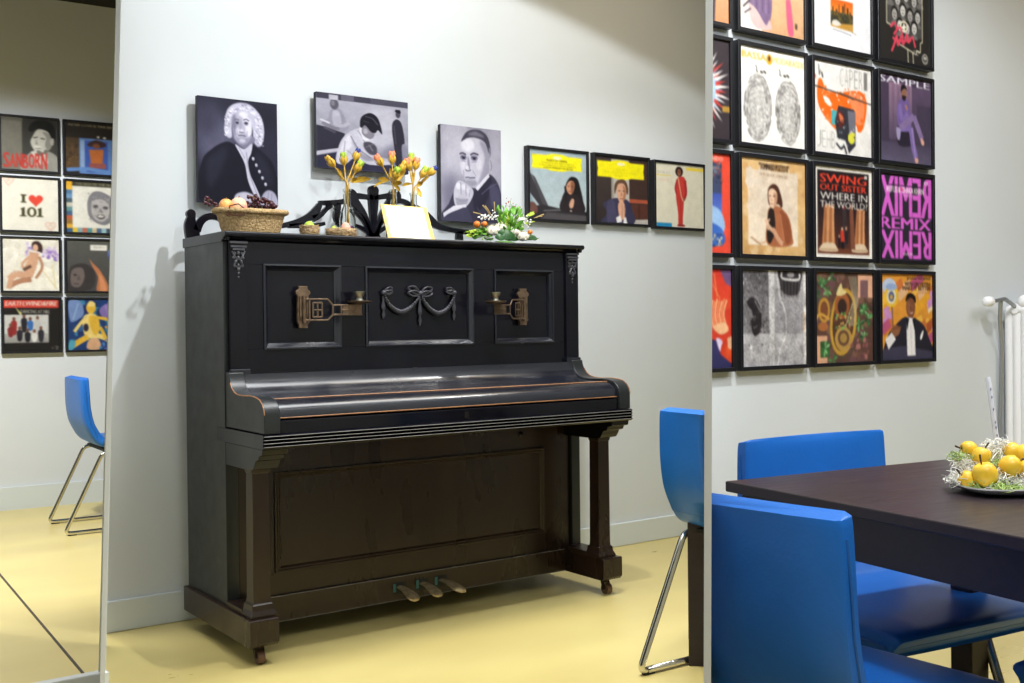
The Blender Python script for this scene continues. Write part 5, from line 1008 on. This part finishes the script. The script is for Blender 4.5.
# ------------------------------------------------------------------ radiator on the record wall
ra = empty('column_radiator', (2.735, RY, .14), 0, 'white column radiator at the right end of the record wall', 'radiator')
for i in range(9):
    x = .02+i*.046; m = MB()
    for y in (-.095, -.062, -.03):
        m.tube([(x, y, .03), (x, y, .5), (x, y, .925)], .0195, 10)
    m.tube([(x, -.1, .93), (x, -.062, .942), (x, -.025, .93)], .019, 10); m.tube([(x, -.1, .025), (x, -.062, .015), (x, -.025, .025)], .019, 10)
    m.build('column', RAD, ra, smooth=50)
m = MB(); m.tube([(-.004, -.062, .955-.02), (.4, -.062, .935)], .017, 10); m.tube([(-.004, -.062, .02), (.4, -.062, .02)], .017, 10); m.box(.05, .07, -.03, 0, .1, .13); m.box(.33, .35, -.03, 0, .1, .13); m.build('header', RAD, ra, smooth=50)
v = Vector((-.175, -.062, .965))
m = MB(); m.T = Matrix.Translation(v) @ Matrix.Rotation(-PI/2, 4, 'Y'); m.lathe([(.008, -.02), (.014, -.015), (.019, -.005), (.0195, .01), (.017, .024), (.008, .03)], (0, 0, 0), 16); m.build('valve_head', RAD, ra, smooth=50)
m = MB(); m.tube([(-.165, -.062, .965), (-.07, -.062, .975), (-.02, -.062, .955), (.01, -.062, .94)], .008, 10); m.tube([(-.1, -.062, .965), (-.085, -.05, .9), (-.02, -.02, .78), (-.02, -.012, .5), (-.02, -.012, -.1)], .008, 10); m.build('pipe', PIPEM, ra, smooth=60)
MB().ball((.02, -.09, .965), .026, 14, 8).build('air_vent_cap', RAD, ra, smooth=60)

# ------------------------------------------------------------------ things on the piano lid
LZ = 1.3472
def onlid(u_, y): p = at_y(u_, 230, y); return Vector((p.x, y, LZ))
yb = -.19; xl, xr = onlid(213, yb).x, onlid(287.5, yb).x; a0 = (xr-xl)/2*.9; bc = Vector(((xl+xr)/2, yb, LZ))
bk = empty('fruit_basket', bc, 0, 'oval woven straw basket of fruit on the left end of the piano lid', 'basket')
m = MB(); prof = []; n = 8
outer = [(.80+.2*(k/n)+.012*(k % 2), k/n*.078) for k in range(n+1)]
def oval(r, z, lift=0): return [(a0*r*math.cos(t), .085*r*math.sin(t), z+lift*math.cos(t)**2) for t in (2*PI*i/40 for i in range(40))]
m.rings([oval(.7, .001)]+[oval(r, max(z, .001), .006*z/.07) for r, z in outer]+[oval(r-.08, z-.004, .006*z/.07) for r, z in outer[::-1][:-1]]+[oval(.6, .012)])
m.build('bowl', WICKER, bk, smooth=70)
m = MB(); N = 44; P = [(a0*1.03*math.cos(t), .0875*math.sin(t), .079+.006*math.cos(t)**2) for t in (2*PI*i/N for i in range(N))]; m.tube(P, .0095, 8, True); m.build('woven_rim', WICKER, bk, smooth=70)
m = MB(); m.tube([(-a0*.87, -.055, .06), (-a0*.82, -.062, .095), (-a0*.6, -.07, .102), (-a0*.48, -.082, .088), (-a0*.47, -.082, .062)], .0022, 6); m.tube([(-a0*.9, -.05, .066), (-a0*.5, -.083, .064)], .0022, 6); m.build('wire_band', BANDM, bk, smooth=60)
def lidfruit(name, u_, v_, r, y, mtl, label, cat, group=None, sz=1):
    p = at_y(u_, v_, y); e = empty(name, p-Vector((0, 0, r*sz)), 0, label, cat, group)
    m = MB(); prof = [(.12, .06), (.4, .0), (.75, .14), (.97, .55), (1, 1), (.92, 1.4), (.7, 1.75), (.4, 1.95), (.12, 1.93)]
    m.lathe([(r*a, r*z*sz) for a, z in prof], (0, 0, 0), 20); m.build('fruit', mtl, e, smooth=60)
    MB().tube([(0, 0, r*1.9*sz), (r*.1, 0, r*2.2*sz)], .0016, 6).build('stem', GSTEM, e); return e
lidfruit('peach', 238.5, 206.5, .030, -.2, PEACH, 'pink blushed peach in the middle of the straw basket', 'peach')
lidfruit('apple', 226, 206, .024, -.215, APPLEB, 'orange blushed apple at the left of the straw basket', 'apple')
def grapes(u0, u1, v0, v1, n, label, seed):
    R = random.Random(seed); pts = []
    e = empty('grape_bunch', at_y((u0+u1)/2, v1, -.19), 0, label, 'grapes', 'grape bunches in the basket'); o = e.location
    m = MB()
    for i in range(n):
        t = R.random(); u_ = u0+(u1-u0)*t; top = v0+(v1-v0)*.85*t**1.4
        p = at_y(u_, R.uniform(top, v1), -.19+R.uniform(-.045, .03)); m.ball(p-o, R.uniform(.0055, .0075), 10, 7)
    m.build('berries', GRAPE, e, smooth=70)
    MB().tube([tuple(at_y(u0, v0+2, -.19)-o), tuple(at_y((u0+u1)/2, (v0+v1)/2, -.19)-o), tuple(at_y(u1, v1-1, -.19)-o)], .002, 6).build('stem', GSTEM, e, smooth=60)
grapes(247, 277, 193, 208, 60, 'dark red grape bunch over the right side of the straw basket', 3)
grapes(205, 217, 196, 207, 16, 'small dark grape bunch at the left rim of the straw basket', 4)
def nest(u0, u1, y, h, label):
    x0, x1 = onlid(u0, y).x, onlid(u1, y).x; r = (x1-x0)/2*.88; c = Vector(((x0+x1)/2, y, LZ)); e = empty('straw_nest', c, 0, label, 'nest', 'little straw nests on the piano lid')
    m = MB(); m.lathe([(r*.6, 0.0005), (r*.9, h*.3), (r, h*.65), (r*.94, h), (r*.8, h*1.02), (r*.66, h*.75), (r*.3, h*.5)], (0, 0, 0), 28); m.build('nest_cup', NEST, e, smooth=70)
    R = random.Random(int(u0)); m = MB()
    for i in range(70):
        t = R.uniform(0, 2*PI); z = h*R.uniform(.25, 1.0); q0 = r*R.uniform(.9, 1.02); dt = R.uniform(.3, .8)
        m.tube([(q0*math.cos(t), q0*math.sin(t), max(z, .002)), (q0*1.05*math.cos(t+dt/2), q0*1.05*math.sin(t+dt/2), max(.002, z+R.uniform(-.004, .004))), (q0*math.cos(t+dt), q0*math.sin(t+dt), max(.002, z+R.uniform(-.006, .006)))], .0009, 4)
    m.build('loose_straw', WICKER, e); return c, r
c, r = nest(299, 319.5, -.24, .042, 'small straw nest with a lime green ball, nearer the fruit basket')
c2, r2 = nest(325, 357, -.24, .036, 'wider straw nest with a pink egg in front of the first bottle')
def egg(name, p, r, m_, label, cat, sz=1.2):
    e = empty(name, p, 0, label, cat); MB().lathe([(r*math.cos(a)*(1-.12*math.sin(a))+.0004, r*sz*(1+math.sin(a))) for a in (-PI/2+PI*i/10 for i in range(11))], (0, 0, 0), 18).build('shell', m_, e, smooth=70)
    bx('nub', GSTEM, e, -.001, .001, -.001, .001, r*sz*2-.001, r*sz*2+.002, bevel=0)
egg('green_ball', c+Vector((0, 0, .024)), .018, EGGG, 'lime green ball in the smaller straw nest', 'ball', .95)
egg('pink_egg', c2+Vector((.018, 0, .020)), .017, EGGP, 'pink egg in the wider straw nest', 'egg')
egg('green_egg', c2+Vector((-.026, .004, .020)), .011, EGGG, 'small lime egg at the left of the wider straw nest', 'egg')
# three glass bottles with dried flowers
def bottle(u_, y, zt, label, br=.03):
    p = onlid(u_, y); e = empty('glass_bottle', p, 0, label, 'bottle', 'glass bottles with dried flowers'); H = zt-LZ; w = .0025
    o = [(br*.9, 0.0004), (br, .004), (br, H*.42), (br*.82, H*.56), (br*.48, H*.68), (br*.42, H*.8), (br*.42, H*.95), (br*.52, H*.96), (br*.52, H)]
    MB().lathe(o+[(max(.003, a-w), b) for a, b in o[::-1][:-1]]+[(br*.85, .005)], (0, 0, 0), 24).build('glass', GLASS, e, smooth=50)
    return p, H
by = -.12
B1 = bottle(347.5, by, at_y(347, 189, by).z, 'glass bottle of dried flowers left of the cream card, beside the nest')
B2 = bottle(394, by, at_y(394, 190, by).z, 'glass bottle of coral dried flowers behind the cream card, left one')
B3 = bottle(414, by, at_y(414, 193, by).z, 'glass bottle of dried flowers behind the right part of the cream card')
FT = {'coral': CORAL, 'blue': BLUEB, 'green': EGGG, 'gold': GOLDL}
def flower(B, u_, v_, tip, lean, label, dy=0, leaves=(), s=1):
    p, H = B; top = at_y(u_, v_, by+dy); base = p+Vector((random.uniform(-.008, .008), random.uniform(-.008, .008), .012)); neck = p+Vector((random.uniform(-.005, .005), random.uniform(-.005, .005), H))
    e = empty('dried_flower', base, 0, label, 'flower', 'dried flowers in the bottles')
    L = lambda q_: tuple(Vector(q_)-base)
    d = (top-neck).normalized(); d = (d+Vector((lean[0]*rt.x, lean[0]*rt.y, lean[1]))*.6).normalized(); foot = top-d*.026*s
    S = spline([L(base), L(neck), L(neck*.45+foot*.55+Vector((0, 0, .004))), L(foot)], 5)
    MB().tube([tuple(q_) for q_ in S], .0026, 6).build('stem', GOLDS, e, smooth=60)
    rot = Vector((0, 0, 1)).rotation_difference(d).to_matrix()
    m = MB(); m.T = Matrix.Translation(Vector(L(foot))) @ rot.to_4x4()
    m.lathe([(.002, -.004), (.006, 0), (.0095, .010), (.0105, .02), (.008, .03), (.004, .036)], (0, 0, 0), 8)
    for k in range(5):
        a = 2*PI*k/5; m.leaf((.005*math.cos(a), .005*math.sin(a), 0), (.013*math.cos(a), .013*math.sin(a), .033), .007, .12, (math.cos(a), math.sin(a), 0))
    m.build('calyx', GOLDL, e, smooth=60)
    m = MB(); m.T = Matrix.Translation(Vector(L(foot))) @ rot.to_4x4()
    r = .0105*s if tip in ('coral', 'green') else .008*s
    m.lathe([(.003, .018), (r*.9, .024), (r, .032), (r*.9, .040), (r*.5, .046), (.001, .048)], (0, 0, 0), 12)
    for k in range(4):
        a = PI*k/2+.4; m.leaf((r*.7*math.cos(a), r*.7*math.sin(a), .024), (r*.9*math.cos(a), r*.9*math.sin(a), .05), .006, .1, (math.cos(a), math.sin(a), 0))
    m.build('bud', FT[tip], e, smooth=60)
    for (u2, v2, w) in leaves:
        m = MB(); tgt = at_y(u2, v2, by+dy-.01); st_ = neck*.6+foot*.4; m.leaf(L(st_), L(tgt), w, .15); m.build('leaf', GOLDL, e, smooth=60)
flower(B1, 330, 161, 'gold', (-.5, .3), 'dried flower with gold bud leaning left out of the first bottle', 0, [(337, 168, .008)])
flower(B1, 343.5, 158, 'green', (0, .4), 'dried flower with upright lime bud in the first bottle', .01)
flower(B1, 357, 154, 'blue', (.1, .4), 'dried flower with dark blue tip above the first bottle', .02, [(353, 176, .009)])
flower(B1, 359.5, 165, 'green', (.4, .3), 'dried flower with round lime bud at the right of the first bottle', -.02, [(371, 179, .012), (357, 178, .008)], 1.15)
flower(B2, 378, 159, 'coral', (-.4, .3), 'dried flower with coral bud leaning left from the second bottle', 0, [(378, 179, .008), (374, 187, .006)], 1.15)
flower(B2, 392, 156, 'coral', (0, .4), 'dried flower with tall coral bud of the second bottle', .01, [(390, 168, .008)], 1.15)
flower(B2, 397, 171, 'green', (.2, .3), 'dried flower with lime bud low in the middle of the second bottle', -.03, [(402, 182, .01), (400, 191, .008)], 1.2)
flower(B2, 403, 166, 'gold', (.3, .3), 'dried flower with long gold bud between the second and third bottles', -.01, [(406, 170, .01)])
flower(B3, 408, 163, 'coral', (-.2, .3), 'dried flower with coral bud above the third bottle, left of the orange one', 0, [(402, 186, .007)], 1.1)
flower(B3, 411.5, 158.5, 'green', (0, .4), 'dried flower with small lime bud at the top of the third bottle', .03)
flower(B3, 416.5, 162, 'coral', (.2, .4), 'dried flower with orange bud above the third bottle, right of the lime one', .0, [(413, 172, .007)], 1.15)
flower(B3, 424.5, 171, 'green', (.3, .4), 'dried flower with lime bud and long gold leaf of the third bottle', -.01, [(423, 182, .01), (421, 197, .008)], 1.1)
flower(B3, 433, 170.5, 'blue', (.6, .3), 'dried flower with blue bud leaning far right from the third bottle', 0, [(430, 176, .007)])
p, H = B1; pm = empty('purple_blossom', p+Vector((0, -.0, .045)), 0, 'purple blossoms inside the first glass bottle', 'blossom')
m = MB()
for i in range(7): a = i*.9; m.ball((.013*math.cos(a), .013*math.sin(a), .01+.003*(i % 3)), .007, 8, 6)
m.build('petals', PURP, pm, smooth=60)
MB().tube([(0, 0, -.035), (0, 0, .006)], .002, 6).build('stem', GREENL, pm)
# cream card on its gold edge, leaning back
bl, br = at_y(389, 236.8, -.335), at_y(435.5, 238.3, -.30); bl.z = br.z = LZ; tl, tr_ = at_y(380.8, 203.8, -.262), at_y(426.8, 207.5, -.228)
cd = empty('card_plaque', bl, 0, 'cream card plaque with gold edges leaning in front of the bottles', 'card')
n = (br-bl).cross(tl-bl).normalized()
if n.dot(fw) > 0: n = -n
def bil(s, t): return (bl*(1-s)+br*s)*(1-t)+(tl*(1-s)+tr_*s)*t - bl
m = MB(); m.rings([[tuple(bil(s, t)-n*.007) for s, t in ((0, 0.03), (1, 0.03), (1, 1), (0, 1))], [tuple(bil(s, t)) for s, t in ((0, 0), (1, 0), (1, 1), (0, 1))]]); m.build('gold_board', CARDG, cd, bevel=.0015)
m = MB(); m.rings([[tuple(bil(s, t)-n*.001) for s, t in ((.06, .05), (.9, .05), (.9, .955), (.06, .955))], [tuple(bil(s, t)+n*.0012) for s, t in ((.06, .05), (.9, .05), (.9, .955), (.06, .955))]]); m.build('card_sheet', CARDM, cd)
m = MB(); mid = bil(.5, .7)-n*.007; ft = Vector((mid.x, mid.y+.05, .0005)); m.rings([[tuple(mid+Vector((d, 0, 0))) for d in (-.01, .01)]+[tuple(mid+Vector((d, .003, 0))) for d in (.01, -.01)], [tuple(ft+Vector((d, 0, 0))) for d in (-.012, .012)]+[tuple(ft+Vector((d, .003, 0))) for d in (.012, -.012)]]); m.build('easel_leg', CARDG, cd)
# flower arrangement
yq = -.22; fo = onlid(503, yq); fl = empty('flower_arrangement', fo, 0, 'low arrangement of white roses and green sprigs at the right of the piano lid', 'flowers')
def F(u_, v_, dy=0): q_ = at_y(440+u_*120/1024, 190+v_*60/512, yq+dy)-fo; q_.z = max(q_.z, .004); return q_
def rose(u_, v_, r, dy, mtl, name='rose'):
    c = F(u_, v_, dy); m = MB(); m.T = Matrix.Translation(c) @ Vector((0, 0, 1)).rotation_difference(Vector((-.2, -.4, .9)).normalized()).to_matrix().to_4x4(); c = Vector(); m.ball(c, r*.34, 10, 7)
    for ring, (rr, nn, zz) in enumerate(((.34, 4, .12), (.55, 5, .02), (.8, 6, -.12), (1.0, 7, -.34))):
        for k in range(nn):
            a = 2*PI*k/nn+ring*.5; d = Vector((math.cos(a), math.sin(a), 0)); m.leaf(c+d*r*.12-Vector((0, 0, r*.5)), c+d*r*rr+Vector((0, 0, r*(zz+.42))), r*.42, .28, d)
    m.build(name, mtl, fl, smooth=60)
rose(455, 335, .030, -.05, CREAMR); rose(520, 310, .026, -.03, CREAMR); rose(700, 385, .030, -.05, CREAMR); rose(690, 250, .024, 0, WHITEF); rose(640, 350, .018, -.05, CREAMR)
Rr = random.Random(12)
def cluster(spots, n, r, mtl, name, spread=26):
    m = MB()
    for u_, v_ in spots:
        for k in range(n): m.ball(F(u_+Rr.gauss(0, spread), v_+Rr.gauss(0, spread*.7), Rr.uniform(-.06, .03)), r*Rr.uniform(.7, 1.1), 7, 5)
    m.build(name, mtl, fl, smooth=60)
cluster([(400, 235), (450, 215), (370, 240)], 14, .0035, WHITEF, 'white_blossom'); cluster([(720, 230), (740, 280)], 12, .004, WHITEF, 'white_blossom'); cluster([(630, 290), (695, 315), (350, 330), (380, 410)], 6, .0035, LIMEF, 'yellow_blossom', 16)
cluster([(600, 120), (640, 150), (590, 95)], 7, .0022, REDS, 'red_sprig', 30)
for u_, v_, r in ((315, 293, .0135), (380, 290, .011), (770, 360, .010)): MB().ball(F(u_, v_, -.05), r, 12, 8).build('orange_berry', ORANGEB, fl, smooth=60)
def leaves(mtl, name, n, u0, u1, v0, v1, L, w, root=(570, 400), seed=1):
    R = random.Random(seed); m = MB()
    for i in range(n):
        t = F(R.uniform(u0, u1), R.uniform(v0, v1), R.uniform(-.07, .05)); rtv = F(*root, -.01); d = (t-rtv).normalized(); b = t-d*L*R.uniform(.7, 1.1)+Vector((R.gauss(0, .006), R.gauss(0, .006), 0)); b.z = max(b.z, .003)
        m.leaf(b, t, w*R.uniform(.7, 1.2), R.uniform(-.15, .2), (R.gauss(0, 1), -1, R.gauss(0, 1)))
    m.build(name, mtl, fl, smooth=60)
leaves(GREENL, 'green_leaf', 60, 490, 720, 120, 330, .035, .008, seed=2); leaves(GREENL, 'green_leaf', 34, 270, 420, 320, 420, .03, .007, seed=3); leaves(LIMEF, 'lime_leaf', 30, 500, 820, 170, 330, .03, .006, seed=4); leaves(LIMEF, 'lime_leaf', 16, 205, 300, 330, 400, .03, .006, seed=5); leaves(DGREEN, 'dark_leaf', 14, 640, 880, 390, 425, .06, .009, seed=6)
m = MB()
for a_, b_, w in (((480, 400), (640, 385), .022), ((500, 410), (560, 345), .02), ((470, 405), (560, 400), .018), ((540, 415), (650, 405), .016)): m.leaf(F(*a_, -.075), F(*b_, -.085), w, .15, (0, -1, .4))
m.build('dark_leaf', DGREEN, fl, smooth=60)
m = MB()
for (u_, v_), (u2, v2) in (((430, 220), (365, 130)), ((440, 220), (385, 135)), ((470, 210), (462, 100)), ((400, 230), (285, 190)), ((820, 240), (885, 208)), ((800, 240), (870, 225))):
    m.tube([tuple(F(u_, v_)), tuple(F((u_+u2)/2, (v_+v2)/2-6)), tuple(F(u2, v2))], lambda t: .001+.0022*t, 5)
m.build('dry_grass', DRYG, fl, smooth=60)
m = MB()
for u2, v2 in ((600, 90), (560, 130), (650, 120), (700, 190), (500, 180), (760, 230)): m.tube([tuple(F(570, 390)), tuple(F((570+u2)/2+8, (390+v2)/2)), tuple(F(u2, v2))], .0012, 5)
m.lathe([(.05, .0006), (.055, .01), (.03, .018)], (0, 0, 0), 16); m.build('stem', GREENL, fl, smooth=60)

# ------------------------------------------------------------------ cut flush at the mirror edge panel
qR = CAM + N1*(.0052); qL = CAM - N1*(.0052)
for t in clips_right+[near]: clip(t, qR, -N1)
for t in [midc, mt]: clip(t, qL, N1)

# ------------------------------------------------------------------ light
def aim(o, tgt): o.rotation_euler = (Vector(tgt)-o.location).to_track_quat('-Z', 'Y').to_euler()
def spot(name, loc, tgt, power, size, blend, color, rad):
    l = bpy.data.lights.new(name, 'SPOT'); l.energy = power; l.spot_size = math.radians(size); l.spot_blend = blend; l.color = color; l.shadow_soft_size = rad
    o = bpy.data.objects.new(name, l); COL.objects.link(o); o.location = loc; aim(o, tgt); return o
def area(name, loc, tgt, power, sx, sy, color):
    l = bpy.data.lights.new(name, 'AREA'); l.energy = power; l.shape = 'RECTANGLE'; l.size = sx; l.size_y = sy; l.color = color
    o = bpy.data.objects.new(name, l); COL.objects.link(o); o.location = loc; aim(o, tgt); return o
COOL = (.965, .985, 1.0); WARM = (1, .72, .36); NEUT = (.97, .985, 1.0)
spot('ceiling_spot_piano', (.6, -1.35, 2.78), (.989, -.357, -.308), 122, 123.6, .07, COOL, .03)
spot('ceiling_spot_front', (-.05, -3.3, 2.75), (.45, -.2, .6), 75, 46, .4, COOL, .08)
spot('ceiling_spot_right', (.9, -2.6, 2.85), (1.7, -1.9, .2), 145, 115, .4, COOL, .08)
spot('ceiling_spot_table', (-.3, -4.2, 2.8), (.6, -2.6, .7), 130, 80, .5, COOL, .1)
spot('ceiling_spot_far', (-.6, 1.1, 2.8), (.2, 3.0, -.6), 330, 97, .5, NEUT, .08)
area('warm_fill_right', (3.0, -2.3, 2.9), (3.0, -1.9, 0), 4, .8, .6, WARM)  # added warm area that tints the top of the record wall
area('warm_fill_far', (-1.4, 1.4, 2.9), (-1.2, 2.2, 0), 7, .8, .6, WARM)  # added warm area that tints the upper far wall
pn = area('fill_area', (-1.2, -2.6, 2.93), (-1.2, -2.6, 0), 40, 2.6, 2.0, NEUT); pn.data.spread = math.radians(115)  # added soft fill for the piano front, no fixture of its own
pf = area('fill_area_far', (-.9, .9, 2.93), (-.9, .9, 0), 32, 1.4, 1.6, NEUT); pf.data.spread = math.radians(110)  # added fill that brightens the floor of the left space
area('fill_area_right', (2.2, -3.6, 2.93), (2.2, -3.6, 0), 50, 2.0, 1.6, NEUT)  # added soft fill over the table side
spot('fill_spot_corner', (2.05, -.95, 2.8), (2.05, -.9, 0), 38, 112, .35, COOL, .06)  # added fill for the wall right of the piano
tk = area('sheen_fill', (.9, -.95, 2.9), (.9, -1.05, 0), 24, 2.2, .8, COOL); tk.data.spread = math.radians(95)  # added area light that gives the fallboard its broad sheen
area('ceiling_warm', (1.9, -.7, 2.9), (1.9, -.5, 0), 6, 1.2, .5, WARM)
w = bpy.data.worlds.new('world'); scene.world = w; w.use_nodes = True
w.node_tree.nodes['Background'].inputs['Color'].default_value = (1, .9, .72, 1); w.node_tree.nodes['Background'].inputs['Strength'].default_value = .05
vs_ = scene.view_settings; vs_.view_transform = 'Standard'; vs_.look = 'None'; vs_.gamma = 1; vs_.use_curve_mapping = False; vs_.exposure = .1
